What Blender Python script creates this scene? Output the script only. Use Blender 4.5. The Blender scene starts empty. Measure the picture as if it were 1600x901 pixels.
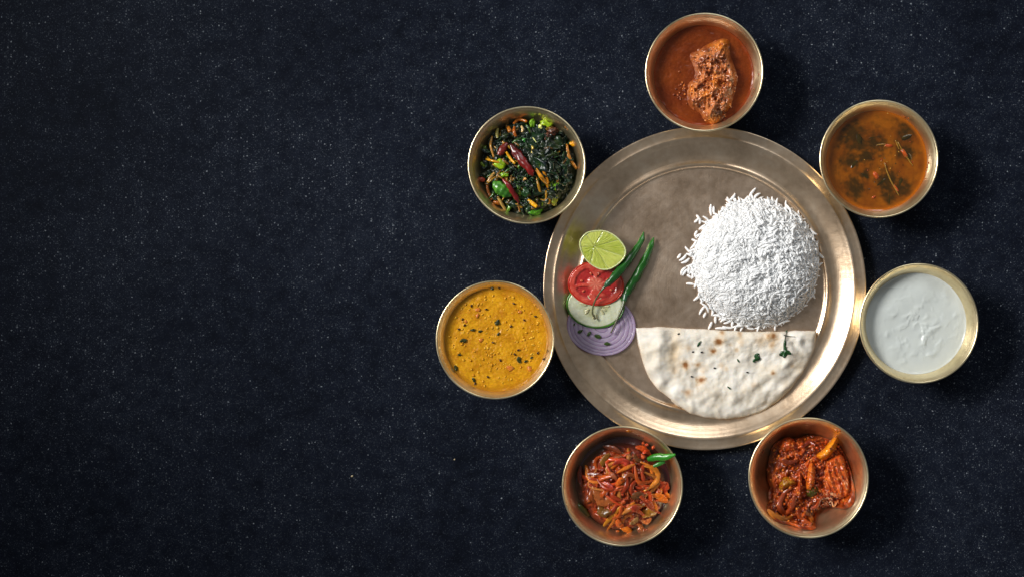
import bpy, bmesh, math, random
import numpy as np
from mathutils import Vector, Matrix, noise

random.seed(7)
rng = np.random.default_rng(7)
SC = bpy.context.scene
COL = SC.collection

# ------------------------------------------------------------------ camera
S = 0.000625                 # metres per photograph pixel on the table
PX, PY, H = 1030.0, 520.0, 1.2   # camera foot point (photo pixels) and height
cam_d = bpy.data.cameras.new('camera')
cam = bpy.data.objects.new('camera', cam_d)
COL.objects.link(cam)
cam.location = ((PX - 800) * S, -(PY - 450.5) * S, H)
cam_d.lens = 36.0 * H / (1600 * S)
cam_d.sensor_width = 36.0
cam_d.shift_x = (800 - PX) / 1600.0
cam_d.shift_y = (PY - 450.5) / 1600.0
cam_d.clip_start = 0.05
cam_d.clip_end = 20
SC.camera = cam

# ------------------------------------------------------------------ world and lamps
w = bpy.data.worlds.new('World')
SC.world = w
w.use_nodes = True
bg = w.node_tree.nodes['Background']
bg.inputs['Color'].default_value = (0.90, 0.95, 1.0, 1)
bg.inputs['Strength'].default_value = 0.15

def area(name, loc, target, sx, sy, power, color, spread=180):
    d = bpy.data.lights.new(name, 'AREA')
    d.shape = 'RECTANGLE'; d.size = sx; d.size_y = sy
    d.energy = power; d.color = color; d.spread = math.radians(spread)
    o = bpy.data.objects.new(name, d); COL.objects.link(o)
    o.location = loc
    o.rotation_euler = (Vector(target) - Vector(loc)).to_track_quat('-Z', 'Y').to_euler()
    return o
area('window_light', (-1.30, 0.60, 1.30), (0.275, 0.0, 0.0), 0.72, 0.70, 2.65, (1.0, 0.98, 0.95), 32)
area('back_window_light', (0.45, 1.20, 1.0), (0.30, -0.05, 0.0), 0.6, 0.35, 0.6, (0.94, 0.97, 1.0), 64)

SC.view_settings.view_transform = 'Standard'
SC.view_settings.look = 'None'
SC.view_settings.gamma = 1.0
SC.view_settings.exposure = 0.0
SC.view_settings.use_curve_mapping = False
SC.render.engine = 'CYCLES'

# ------------------------------------------------------------------ helpers
def W(px, py, z=0.0):
    """world point seen at a photograph pixel, at height z"""
    k = (H - z) / H
    return Vector((((PX - 800) + (px - PX) * k) * S, -((PY - 450.5) + (py - PY) * k) * S, z))

def lin(r, g, b):
    f = lambda c: (c / 12.92) if c <= 0.04045 else ((c + 0.055) / 1.055) ** 2.4
    return (f(r / 255), f(g / 255), f(b / 255))

def mixc(a, b, t):
    t = min(1, max(0, t))
    return tuple(a[i] + (b[i] - a[i]) * t for i in range(3))

def sst(a, b, x):
    t = min(1, max(0, (x - a) / (b - a)))
    return t * t * (3 - 2 * t)

def N(x, y, z=0.0, s=1.0):
    return noise.noise(Vector((x * s, y * s, z)))

def FB(x, y, z=0.0, s=1.0, o=4):
    return noise.fractal(Vector((x * s, y * s, z)), 0.9, 2.0, o)

def link(o, parent=None):
    COL.objects.link(o)
    if parent: o.parent = parent
    return o

def thing(name, loc, label, cat, group=None):
    o = bpy.data.objects.new(name, None)
    o.empty_display_size = 0.01
    o.location = loc
    o['label'] = label; o['category'] = cat
    if group: o['group'] = group
    return link(o)

class MB:
    """collects vertices, faces and vertex colours in world space"""
    def __init__(s): s.v = []; s.f = []; s.c = []
    def add(s, verts, faces, cols):
        b = len(s.v)
        s.v.extend([tuple(p) for p in verts])
        s.f.extend([tuple(i + b for i in f) for f in faces])
        if isinstance(cols, tuple): cols = [cols] * len(verts)
        s.c.extend(cols)
        return s
    def mesh(s, name, origin=(0, 0, 0), smooth=True):
        me = bpy.data.meshes.new(name)
        o = Vector(origin)
        me.from_pydata([(p[0] - o.x, p[1] - o.y, p[2] - o.z) for p in s.v], [], s.f)
        at = me.color_attributes.new('Col', 'FLOAT_COLOR', 'POINT')
        buf = np.ones((len(s.v), 4), dtype=np.float32)
        buf[:, :3] = np.array(s.c, dtype=np.float32)[:, :3]
        at.data.foreach_set('color', buf.ravel())
        me.polygons.foreach_set('use_smooth', [smooth] * len(me.polygons))
        me.update()
        return me
    def build(s, name, mat, parent=None, origin=None, label=None, cat=None, group=None, kind=None, smooth=True):
        if parent is not None:
            org = Vector((0, 0, 0)); p = parent
            while p: org = org + p.location; p = p.parent
            me = s.mesh(name, org, smooth)
            o = bpy.data.objects.new(name, me)
        else:
            org = Vector(origin) if origin is not None else Vector(np.append(np.array(s.v)[:, :2].mean(0), np.array(s.v)[:, 2].min()))
            me = s.mesh(name, org, smooth)
            o = bpy.data.objects.new(name, me); o.location = org
        me.materials.append(mat)
        link(o, parent)
        if label: o['label'] = label
        if cat: o['category'] = cat
        if group: o['group'] = group
        if kind: o['kind'] = kind
        return o

def lathe(profile, cx, cy, seg=160, closed=False, wob=0.0, seed=0.0):
    v = []; f = []
    n = len(profile)
    for i in range(seg):
        a = 2 * math.pi * i / seg
        ca, sa = math.cos(a), math.sin(a)
        for r, z in profile:
            rr = r * (1 + wob * N(ca * 1.3, sa * 1.3, seed))
            v.append((cx + rr * ca, cy + rr * sa, z))
    for i in range(seg):
        j = (i + 1) % seg
        for k in range(n if closed else n - 1):
            k2 = (k + 1) % n
            f.append((i * n + k, j * n + k, j * n + k2, i * n + k2))
    return v, f

def catmull(pts, n):
    P = [Vector(p) for p in pts]
    if len(P) == 2:
        return [P[0].lerp(P[1], i / n) for i in range(n + 1)]
    P = [P[0] * 2 - P[1]] + P + [P[-1] * 2 - P[-2]]
    out = []
    m = len(P) - 3
    for i in range(n + 1):
        t = i / n * m
        k = min(int(t), m - 1); u = t - k
        a, b, c, d = P[k], P[k + 1], P[k + 2], P[k + 3]
        out.append(0.5 * ((2 * b) + (c - a) * u + (2 * a - 5 * b + 4 * c - d) * u * u + (3 * b - a - 3 * c + d) * u ** 3))
    return out

def tube(mb, pts, radii, col, n=14, seg=8, flat=1.0, wr=0.0, up=(0, 0, 1), col2=None, cn=0.0, seed=0.0):
    """tapering tube through pts; flat scales its height; wr adds wrinkles"""
    C = catmull(pts, n)
    v = []; f = []; cols = []
    U = Vector(up)
    for i, p in enumerate(C):
        t = i / n
        d = (C[min(i + 1, n)] - C[max(i - 1, 0)])
        d = d.normalized() if d.length > 1e-9 else Vector((1, 0, 0))
        side = d.cross(U)
        side = side.normalized() if side.length > 1e-6 else Vector((1, 0, 0))
        nn = side.cross(d)
        q = t * (len(radii) - 1); k = min(int(q), len(radii) - 2) if len(radii) > 1 else 0
        r = radii[k] + (radii[min(k + 1, len(radii) - 1)] - radii[k]) * (q - k)
        for j in range(seg):
            a = 2 * math.pi * j / seg
            rr = r * (1 + wr * N(math.cos(a) * 1.5 + seed, math.sin(a) * 1.5, t * 9 + seed))
            v.append(p + side * (math.cos(a) * rr) + nn * (math.sin(a) * rr * flat))
            c = mixc(col, col2, t) if col2 else col
            if cn:
                g = 1 + cn * N(math.cos(a) * 2 + seed, math.sin(a) * 2, t * 7)
                c = tuple(x * g for x in c)
            cols.append(c)
    for i in range(n):
        for j in range(seg):
            k = (j + 1) % seg
            f.append((i * seg + j, i * seg + k, (i + 1) * seg + k, (i + 1) * seg + j))
    f.append(tuple(range(seg))[::-1]); f.append(tuple(n * seg + j for j in range(seg)))
    mb.add(v, f, cols)
    return mb

_ico = {}
def ico(sub):
    if sub not in _ico:
        bm = bmesh.new(); bmesh.ops.create_icosphere(bm, subdivisions=sub, radius=1.0)
        bm.verts.ensure_lookup_table()
        _ico[sub] = ([tuple(v.co) for v in bm.verts], [tuple(x.index for x in f.verts) for f in bm.faces]); bm.free()
    return _ico[sub]

def lump(mb, c, sx, sy, sz, rz, col, sub=2, amp=0.25, fr=1.3, seed=0.0, col2=None, tilt=0.0, box=1.0):
    """irregular rounded piece; box<1 squares it off"""
    V, F = ico(sub)
    R = Matrix.Rotation(rz, 3, 'Z') @ Matrix.Rotation(tilt, 3, 'X')
    out = []; cols = []
    for p in V:
        q = Vector(p)
        if box != 1.0:
            m = max(abs(q.x), abs(q.y), abs(q.z))
            q = q * (box + (1 - box) / m)
        g = noise.fractal(Vector((p[0] * fr + seed, p[1] * fr - seed, p[2] * fr)), 0.8, 2.0, 4)
        q = q * (1 + amp * g)
        out.append(Vector(c) + R @ Vector((q.x * sx, q.y * sy, q.z * sz)))
        cols.append(mixc(col, col2, 0.5 + 1.2 * g) if col2 else col)
    mb.add(out, F, cols)
    return mb

def inside(poly, x, y):
    r = False; n = len(poly); j = n - 1
    for i in range(n):
        xi, yi = poly[i]; xj, yj = poly[j]
        if (yi > y) != (yj > y) and x < (xj - xi) * (y - yi) / (yj - yi) + xi: r = not r
        j = i
    return r

def edge_dist(P, pts):
    """distance of pts (n,2) to the closed polygon P (m,2)"""
    A = P; B = np.roll(P, -1, 0)
    best = np.full(len(pts), 1e9)
    for a, b in zip(A, B):
        ab = b - a; L = max((ab ** 2).sum(), 1e-12)
        t = np.clip(((pts - a) @ ab) / L, 0, 1)
        d = np.linalg.norm(pts - (a + t[:, None] * ab), axis=1)
        best = np.minimum(best, d)
    return best

def smooth_poly(poly, n):
    P = [Vector((x, y, 0)) for x, y in poly]
    m = len(P); out = []
    for i in range(n):
        t = i / n * m; k = int(t); u = t - k
        a, b, c, d = P[(k - 1) % m], P[k % m], P[(k + 1) % m], P[(k + 2) % m]
        q = 0.5 * ((2 * b) + (c - a) * u + (2 * a - 5 * b + 4 * c - d) * u * u + (3 * b - a - 3 * c + d) * u ** 3)
        out.append((q.x, q.y))
    return out

def slab(mb, poly, zbot, hfun, cfun, nseg=160, rings=40, smooth=True, centre=None, cap=True):
    """a cake with outline poly (photo pixels): top height hfun(px,py,d), colour cfun(px,py,d); d = pixels to the edge"""
    P = smooth_poly(poly, nseg) if smooth else poly
    Pn = np.array(P); nseg = len(P)
    c = np.array(centre) if centre else Pn.mean(0)
    pts = [c]
    for k in range(1, rings + 1):
        f_ = (k / rings) ** 0.85
        pts.extend(c + (Pn - c) * f_)
    pts = np.array(pts)
    d = edge_dist(Pn, pts); d[-nseg:] = 0
    v = []; cols = []
    for (x, y), dd in zip(pts, d):
        z = hfun(x, y, dd)
        v.append(W(x, y, z)); cols.append(cfun(x, y, dd))
    f = []
    for j in range(nseg):
        f.append((0, 1 + (j + 1) % nseg, 1 + j))
    for k in range(rings - 1):
        a = 1 + k * nseg; b = a + nseg
        for j in range(nseg):
            j2 = (j + 1) % nseg
            f.append((a + j, a + j2, b + j2, b + j))
    base = len(v); top = 1 + (rings - 1) * nseg
    for j in range(nseg):
        p = v[top + j]
        q = W(c[0] + (Pn[j][0] - c[0]) * 0.985, c[1] + (Pn[j][1] - c[1]) * 0.985, 0.01)
        zb = zbot(*Pn[j]) if callable(zbot) else zbot
        v.append(Vector((q.x, q.y, zb))); cols.append(cols[top + j])
    for j in range(nseg):
        j2 = (j + 1) % nseg
        f.append((top + j, top + j2, base + j2, base + j))
    cb = len(v); q0 = W(c[0], c[1], 0.01)
    v.append(Vector((q0.x, q0.y, min(v[base + j].z for j in range(nseg))))); cols.append(cols[0])
    for j in range(nseg if cap else 0): f.append((base + j, base + (j + 1) % nseg, cb))
    mb.add(v, [t[::-1] for t in f], cols)
    return mb

# ------------------------------------------------------------------ materials
def nodes(name):
    m = bpy.data.materials.new(name); m.use_nodes = True
    nt = m.node_tree
    return m, nt, nt.nodes['Principled BSDF'], nt.links

def mathn(nt, op, a, b=None, c=None):
    n = nt.nodes.new('ShaderNodeMath'); n.operation = op
    for i, x in enumerate((a, b, c)):
        if x is None: continue
        if hasattr(x, 'is_linked') or hasattr(x, 'links'): nt.links.new(x, n.inputs[i])
        else: n.inputs[i].default_value = x
    return n.outputs[0]

def noise_n(nt, co, scale, detail=4, rough=0.55):
    n = nt.nodes.new('ShaderNodeTexNoise')
    n.inputs['Scale'].default_value = scale; n.inputs['Detail'].default_value = detail
    n.inputs['Roughness'].default_value = rough
    nt.links.new(co, n.inputs['Vector'])
    return n.outputs['Fac']

def food(name, rough=0.4, sss=0.0, sssr=(0.002, 0.0012, 0.0008), bump=None, var=(900, 0.25), coat=0.0, spec=0.5, rvar=0.0, col=None, trans=0.0, tone=1.0):
    m, nt, b, L = nodes(name)
    tc = nt.nodes.new('ShaderNodeTexCoord').outputs['Object']
    if col is None:
        at = nt.nodes.new('ShaderNodeAttribute'); at.attribute_name = 'Col'
        src = at.outputs['Color']
    else:
        rgb = nt.nodes.new('ShaderNodeRGB'); rgb.outputs[0].default_value = (*col, 1); src = rgb.outputs[0]
    if var:
        fac = noise_n(nt, tc, var[0], 5, 0.6)
        k = mathn(nt, 'MULTIPLY_ADD', fac, var[1] * 2 * tone, (1 - var[1]) * tone)
        mx = nt.nodes.new('ShaderNodeMix'); mx.data_type = 'RGBA'; mx.blend_type = 'MULTIPLY'
        mx.inputs['Factor'].default_value = 1.0
        L.new(src, mx.inputs[6]); L.new(k, mx.inputs[7]); src = mx.outputs[2]
    L.new(src, b.inputs['Base Color'])
    if rvar:
        fr = noise_n(nt, tc, 500, 3)
        L.new(mathn(nt, 'MULTIPLY_ADD', fr, rvar * 2, rough - rvar), b.inputs['Roughness'])
    else:
        b.inputs['Roughness'].default_value = rough
    b.inputs['Specular IOR Level'].default_value = spec
    if sss:
        b.inputs['Subsurface Weight'].default_value = sss
        b.inputs['Subsurface Radius'].default_value = sssr
        b.inputs['Subsurface Scale'].default_value = 1.0
    if coat:
        b.inputs['Coat Weight'].default_value = coat
        b.inputs['Coat Roughness'].default_value = 0.06
    if trans:
        b.inputs['Transmission Weight'].default_value = trans
    if bump:
        h = noise_n(nt, tc, bump[0], 4, 0.6)
        bp = nt.nodes.new('ShaderNodeBump'); bp.inputs['Strength'].default_value = bump[1]
        bp.inputs['Distance'].default_value = bump[2]
        L.new(h, bp.inputs['Height']); L.new(bp.outputs[0], b.inputs['Normal'])
        if coat: L.new(bp.outputs[0], b.inputs['Coat Normal'])
    return m

def ramp(nt, fac, stops):
    r = nt.nodes.new('ShaderNodeValToRGB')
    e = r.color_ramp.elements
    while len(e) < len(stops): e.new(0.5)
    for i, (p, c) in enumerate(stops):
        e[i].position = p; e[i].color = (*c, 1)
    nt.links.new(fac, r.inputs[0])
    return r.outputs[0]

def bronze(name, plate=False, base=False, smooth=False):
    m, nt, b, L = nodes(name)
    tc0 = nt.nodes.new('ShaderNodeTexCoord').outputs['Object']
    oi = nt.nodes.new('ShaderNodeObjectInfo')
    va = nt.nodes.new('ShaderNodeVectorMath'); va.operation = 'ADD'
    cx_ = nt.nodes.new('ShaderNodeCombineXYZ'); L.new(mathn(nt, 'MULTIPLY', oi.outputs['Random'], 3.0 if not plate else 0.0), cx_.inputs[2])
    L.new(tc0, va.inputs[0]); L.new(cx_.outputs[0], va.inputs[1])
    tc = va.outputs[0]
    n1 = noise_n(nt, tc, 22, 6, 0.65)
    n2 = noise_n(nt, tc, 160, 4, 0.6)
    f = mathn(nt, 'ADD', mathn(nt, 'MULTIPLY', n1, 0.7), mathn(nt, 'MULTIPLY', n2, 0.3))
    if base:
        col = ramp(nt, f, [(0.30, (0.40, 0.27, 0.175)), (0.45, (0.60, 0.435, 0.305)), (0.56, (0.70, 0.53, 0.39)), (0.70, (0.82, 0.66, 0.51))])
    elif plate:
        col = ramp(nt, f, [(0.30, (0.58, 0.40, 0.255)), (0.5, (0.78, 0.575, 0.39)), (0.70, (0.90, 0.725, 0.54))])
    else:
        col = ramp(nt, f, [(0.30, (0.62, 0.49, 0.27)), (0.5, (0.86, 0.72, 0.45)), (0.70, (0.94, 0.83, 0.58))])
    L.new(col, b.inputs['Base Color'])
    b.inputs['Metallic'].default_value = 1.0
    # lathe-turned rings: a fine noise of the radius, and cross scratches
    sep = nt.nodes.new('ShaderNodeSeparateXYZ'); L.new(tc, sep.inputs[0])
    r = mathn(nt, 'SQRT', mathn(nt, 'ADD', mathn(nt, 'POWER', sep.outputs[0], 2.0), mathn(nt, 'POWER', sep.outputs[1], 2.0)))
    cmb = nt.nodes.new('ShaderNodeCombineXYZ'); L.new(r, cmb.inputs[0])
    L.new(mathn(nt, 'MULTIPLY', sep.outputs[2], 1.0), cmb.inputs[1])
    rings = noise_n(nt, cmb.outputs[0], 1500 if plate else 1800, 3, 0.7)
    mp = nt.nodes.new('ShaderNodeMapping'); mp.inputs['Scale'].default_value = (60, 900, 60); mp.inputs['Rotation'].default_value = (0, 0, 0.7)
    L.new(tc, mp.inputs[0])
    scr = noise_n(nt, mp.outputs[0], 1.0, 3, 0.7)
    mp2 = nt.nodes.new('ShaderNodeMapping'); mp2.inputs['Scale'].default_value = (1100, 50, 50); mp2.inputs['Rotation'].default_value = (0, 0, 0.25)
    L.new(tc, mp2.inputs[0])
    scr2 = noise_n(nt, mp2.outputs[0], 1.0, 3, 0.7)
    h = mathn(nt, 'ADD', mathn(nt, 'ADD', mathn(nt, 'MULTIPLY', rings, 0.6), mathn(nt, 'MULTIPLY', scr, 0.35)), mathn(nt, 'ADD', mathn(nt, 'MULTIPLY', scr2, 0.35), mathn(nt, 'ADD', mathn(nt, 'MULTIPLY', n2, 1.2), mathn(nt, 'MULTIPLY', n1, 0.0 if plate else 14.0))))
    bp = nt.nodes.new('ShaderNodeBump'); bp.inputs['Strength'].default_value = (0.30 if base else 0.18) if plate else 0.05
    bp.inputs['Distance'].default_value = 0.0006
    L.new(h, bp.inputs['Height'])
    if not smooth: L.new(bp.outputs[0], b.inputs['Normal'])
    ro = mathn(nt, 'MULTIPLY_ADD', n1, 0.22, (0.26 if base else 0.20) if plate else (0.20 if smooth else 0.28))
    L.new(ro, b.inputs['Roughness'])
    return m

def stone():
    m, nt, b, L = nodes('speckled_granite')
    tc = nt.nodes.new('ShaderNodeTexCoord').outputs['Object']
    big = noise_n(nt, tc, 6, 6, 0.65)
    mid = noise_n(nt, tc, 70, 4, 0.6)
    fine = noise_n(nt, tc, 900, 3, 0.7)
    base = ramp(nt, mathn(nt, 'ADD', mathn(nt, 'MULTIPLY', big, 0.5), mathn(nt, 'MULTIPLY', mid, 0.5)),
                [(0.36, (0.0052, 0.0064, 0.0108)), (0.5, (0.0080, 0.0102, 0.0174)), (0.64, (0.0112, 0.0144, 0.0240))])
    k = mathn(nt, 'MULTIPLY_ADD', fine, 1.6, 0.2)
    mx = nt.nodes.new('ShaderNodeMix'); mx.data_type = 'RGBA'; mx.blend_type = 'MULTIPLY'; mx.inputs['Factor'].default_value = 1
    L.new(base, mx.inputs[6]); L.new(k, mx.inputs[7]); cur = mx.outputs[2]
    for scale, thr, keep, c, dist in ((900, 0.32, 0.66, (0.034, 0.041, 0.055), 1), (560, 0.23, 0.82, (0.080, 0.092, 0.112), 1), (330, 0.15, 0.95, (0.24, 0.265, 0.30), 1)):
        vo = nt.nodes.new('ShaderNodeTexVoronoi'); vo.inputs['Scale'].default_value = scale
        vo.voronoi_dimensions = '2D'
        wn = nt.nodes.new('ShaderNodeVectorMath'); wn.operation = 'MULTIPLY_ADD'
        nz = nt.nodes.new('ShaderNodeTexNoise'); nz.inputs['Scale'].default_value = scale * 1.4
        L.new(tc, nz.inputs['Vector']); L.new(nz.outputs['Color'], wn.inputs[0])
        wn.inputs[1].default_value = (0.7 / scale,) * 3; L.new(tc, wn.inputs[2])
        L.new(wn.outputs[0], vo.inputs['Vector'])
        sp = nt.nodes.new('ShaderNodeSeparateColor'); L.new(vo.outputs['Color'], sp.inputs[0])
        near = mathn(nt, 'LESS_THAN', vo.outputs['Distance'], mathn(nt, 'MULTIPLY_ADD', sp.outputs[1], thr, thr * 0.5))
        dens = mathn(nt, 'ADD', mathn(nt, 'MULTIPLY_ADD', mid, 0.8, -0.4), mathn(nt, 'MULTIPLY_ADD', big, 0.7, -0.35))
        on = mathn(nt, 'GREATER_THAN', mathn(nt, 'ADD', sp.outputs[0], dens), keep)
        amt = mathn(nt, 'MULTIPLY', mathn(nt, 'MULTIPLY', near, on), mathn(nt, 'MULTIPLY_ADD', sp.outputs[2], 0.8, 0.2))
        mm = nt.nodes.new('ShaderNodeMix'); mm.data_type = 'RGBA'
        L.new(amt, mm.inputs['Factor']); L.new(cur, mm.inputs[6]); mm.inputs[7].default_value = (*c, 1)
        cur = mm.outputs[2]
    L.new(cur, b.inputs['Base Color'])
    L.new(mathn(nt, 'MULTIPLY_ADD', mid, 0.25, 0.36), b.inputs['Roughness'])
    b.inputs['Specular IOR Level'].default_value = 0.03
    b.inputs['Specular Tint'].default_value = (0.7, 0.82, 1.0, 1)
    bp = nt.nodes.new('ShaderNodeBump'); bp.inputs['Strength'].default_value = 0.12; bp.inputs['Distance'].default_value = 0.0005
    L.new(fine, bp.inputs['Height']); L.new(bp.outputs[0], b.inputs['Normal'])
    return m

M_stone = stone()
M_plate = bronze('aged_bronze_plate', True)
M_plate_base = bronze('tarnished_bronze_base', True, True)
M_bowl = bronze('polished_bronze_bowl')
M_bowl_rim = bronze('polished_bronze_rim', smooth=True)
M_rice = food('cooked_rice', 0.35, sss=0.45, sssr=(0.0032, 0.0030, 0.0028), var=(400, 0.05), col=(0.95, 0.95, 0.94))
M_naan = food('baked_bread', 0.6, sss=0.15, sssr=(0.002, 0.0015, 0.001), bump=(300, 0.14, 0.0012), var=(260, 0.06), spec=0.3)
M_wet = food('wet_masala', 0.30, spec=0.25, sss=0.15, sssr=(0.0015, 0.0006, 0.0003), bump=(600, 0.35, 0.0008), var=(600, 0.40), coat=1.0, rvar=0.1)
M_gravy = food('brown_gravy', 0.26, sss=0.1, sssr=(0.001, 0.0005, 0.0003), bump=(300, 0.12, 0.0006), var=(420, 0.30), coat=0.0, rvar=0.06, tone=0.72, spec=0.3)
M_broth = food('thin_broth', 0.12, sss=0.1, bump=(120, 0.06, 0.0008), var=(300, 0.22), coat=0.2)
M_dal = food('lentil_puree', 0.34, sss=0.25, sssr=(0.0015, 0.001, 0.0004), bump=(520, 0.16, 0.0008), var=(520, 0.22), coat=0.03, rvar=0.1, spec=0.3)
M_yog = food('thick_yogurt', 0.28, sss=0.3, sssr=(0.002, 0.002, 0.0018), bump=(90, 0.05, 0.001), var=(60, 0.03), coat=0.15)
M_leaf = food('cooked_leaf', 0.32, spec=0.3, bump=(700, 0.3, 0.0008), var=(700, 0.5), coat=0.25, rvar=0.1)
M_veg = food('glossy_vegetable', 0.28, sss=0.4, sssr=(0.0022, 0.0014, 0.0006), bump=(420, 0.3, 0.0008), var=(360, 0.42), coat=0.4, spec=0.3, rvar=0.08)
M_chilli = food('chilli_skin', 0.30, sss=0.08, bump=(200, 0.22, 0.001), var=(160, 0.38), coat=0.15, rvar=0.06)
M_cut = food('cut_vegetable', 0.24, sss=0.4, sssr=(0.0025, 0.002, 0.0014), bump=(420, 0.22, 0.0007), var=(380, 0.16), coat=0.35, rvar=0.1)
M_matte = food('dry_fleck', 0.5, var=(900, 0.3))

# ------------------------------------------------------------------ the stone table
mb = MB()
mb.add([(-1.3, -0.9, 0), (1.3, -0.9, 0), (1.3, 0.9, 0), (-1.3, 0.9, 0),
        (-1.3, -0.9, -0.03), (1.3, -0.9, -0.03), (1.3, 0.9, -0.03), (-1.3, 0.9, -0.03)],
       [(0, 1, 2, 3), (7, 6, 5, 4), (0, 4, 5, 1), (1, 5, 6, 2), (2, 6, 7, 3), (3, 7, 4, 0)], (0, 0, 0))
mb.build('table_surface', M_stone, origin=(0, 0, 0), kind='structure', smooth=False)

# ------------------------------------------------------------------ the plate
PC = W(1101, 450, 0.010)
PCX, PCY = PC.x, PC.y
px = S * (H - 0.010) / H
PROF = [(0, 1.6), (60, 1.6), (120, 1.6), (170, 1.7), (184, 1.7), (187.5, 1.8), (190, 2.4), (191.5, 3.4), (193.5, 4.0), (196, 4.0), (198.5, 3.5), (202, 3.2), (208, 3.6),
        (214, 4.7), (220, 6.4), (226, 8.2), (230, 9.8), (233, 10.9), (235.5, 11.3), (239, 11.0), (246, 11.3), (250, 11.7), (251.6, 11.6), (252.3, 11.0), (252, 10.3),
        (249, 9.9), (238, 9.5), (232, 8.6), (224, 5.8), (214, 2.8), (204, 1.4), (196, 0.4), (180, 0.2), (0, 0.2)]
PROFM = [(r * px, z / 1000.0) for r, z in PROF]
def dens(prof, k=3):
    out = []
    P = [Vector((r, z, 0)) for r, z in prof]
    n = (len(P) - 1) * k
    for q in catmull(P, n): out.append((max(q.x, 0), q.y))
    return out
def plate_z(x, y):
    """height of the plate's upper side at a photo pixel"""
    r = math.hypot(x - 1101, y - 450)
    pr = PROF[:23]
    for (r0, z0), (r1, z1) in zip(pr, pr[1:]):
        if r <= r1: return (z0 + (z1 - z0) * (r - r0) / max(r1 - r0, 1e-6)) / 1000
    return 0.0117
plate = thing('serving_plate', (PCX, PCY, 0), 'large round bronze plate with a wide rim holding rice and flatbread', 'plate')
def part_lathe(name, prof, mat, parent, cx, cy, seg=256, k=3, wob=0.0, closed=False):
    v, f = lathe(dens(prof, k) if not closed else prof, cx, cy, seg, closed, wob, 3.1)
    m_ = MB(); m_.add(v, f, (0, 0, 0))
    return m_.build(name, mat, parent)
part_lathe('base', PROFM[:6], M_plate_base, plate, PCX, PCY, wob=0.0)
part_lathe('ridge_ring', PROFM[5:12], M_plate, plate, PCX, PCY)
part_lathe('sloped_wall', PROFM[11:19], M_plate, plate, PCX, PCY)
part_lathe('rim', PROFM[18:], M_plate, plate, PCX, PCY)

# ------------------------------------------------------------------ the bowls
BH = 0.045
OUT = [(0, 1.2), (20, 1.2), (23, 0.0), (27, 0.3), (31, 2.5), (36.5, 7.5), (41, 14), (44.5, 21), (47.2, 28), (49.2, 34.5), (51.2, 39.5), (53.6, 43.2)]
INN = [(0, 3.0), (12, 3.1), (22, 3.8), (29, 5.8), (34.5, 9.4), (39.4, 15), (43.0, 21.5), (45.7, 28), (47.4, 33.5), (49.0, 38), (51.0, 41.8), (52.6, 43.8)]
RIM = [(53.6, 43.2), (54.5, 43.7), (55.0, 44.3), (54.8, 44.9), (54.2, 45.2), (53.5, 45.0), (53.0, 44.4), (52.6, 43.8)]
def rin(zmm):
    for (r0, z0), (r1, z1) in zip(INN, INN[1:]):
        if zmm <= z1: return (r0 + (r1 - r0) * (zmm - z0) / (z1 - z0)) / 1000
    return 0.0526
def mm(p): return [(r / 1000, z / 1000) for r, z in p]
BOWLS = {  # centre and radius of the rim in photo pixels
    'chicken': (1100.5, 113, 92.8, 'bronze bowl of brown chicken curry above the plate, nearest the top edge'),
    'soup': (1373.5, 248.5, 92.8, 'bronze bowl of thin orange herb broth at the upper right of the plate'),
    'greens': (823, 258, 92.2, 'bronze bowl of stir-fried dark greens and red chillies left of the plate'),
    'dal': (773.5, 530.5, 92.8, 'bronze bowl of yellow lentil dal, leftmost of the seven'),
    'onion': (972.5, 759, 94.4, 'bronze bowl of red onion and tomato curry below the plate'),
    'masala': (1263.5, 746, 94.4, 'bronze bowl of chunky red masala with its bare inner wall showing'),
    'yogurt': (1436, 505, 93.6, 'bronze bowl of plain white yogurt, rightmost of the seven')}
bowl_proto = None
BO = {}
for key, (bx, by, br, lab) in BOWLS.items():
    p = W(bx, by, BH); sc_ = br * S * (H - BH) / H / 0.055
    BO[key] = (p.x, p.y, sc_)
    if bowl_proto is None:
        t = thing('serving_bowl', (p.x, p.y, 0), lab, 'bowl', 'bronze bowls set around the plate')
        part_lathe('body', mm(OUT), M_bowl, t, p.x, p.y, 128, wob=0.0)
        part_lathe('inner_wall', mm(INN), M_bowl, t, p.x, p.y, 128)
        part_lathe('rim', mm(RIM), M_bowl_rim, t, p.x, p.y, 128)
        bowl_proto = t
    else:
        t = bowl_proto.copy(); link(t); t.location = (p.x, p.y, 0); t['label'] = lab
        for ch in bowl_proto.children:
            c = ch.copy(); link(c, t)
    t.scale = (sc_ * (1 + 0.005 * math.sin(len(BO) * 2.3)), sc_ * (1 - 0.005 * math.sin(len(BO) * 2.3)), 1 + 0.006 * math.sin(len(BO) * 4.1))
    t.rotation_euler.z = len(BO) * 0.9

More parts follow.
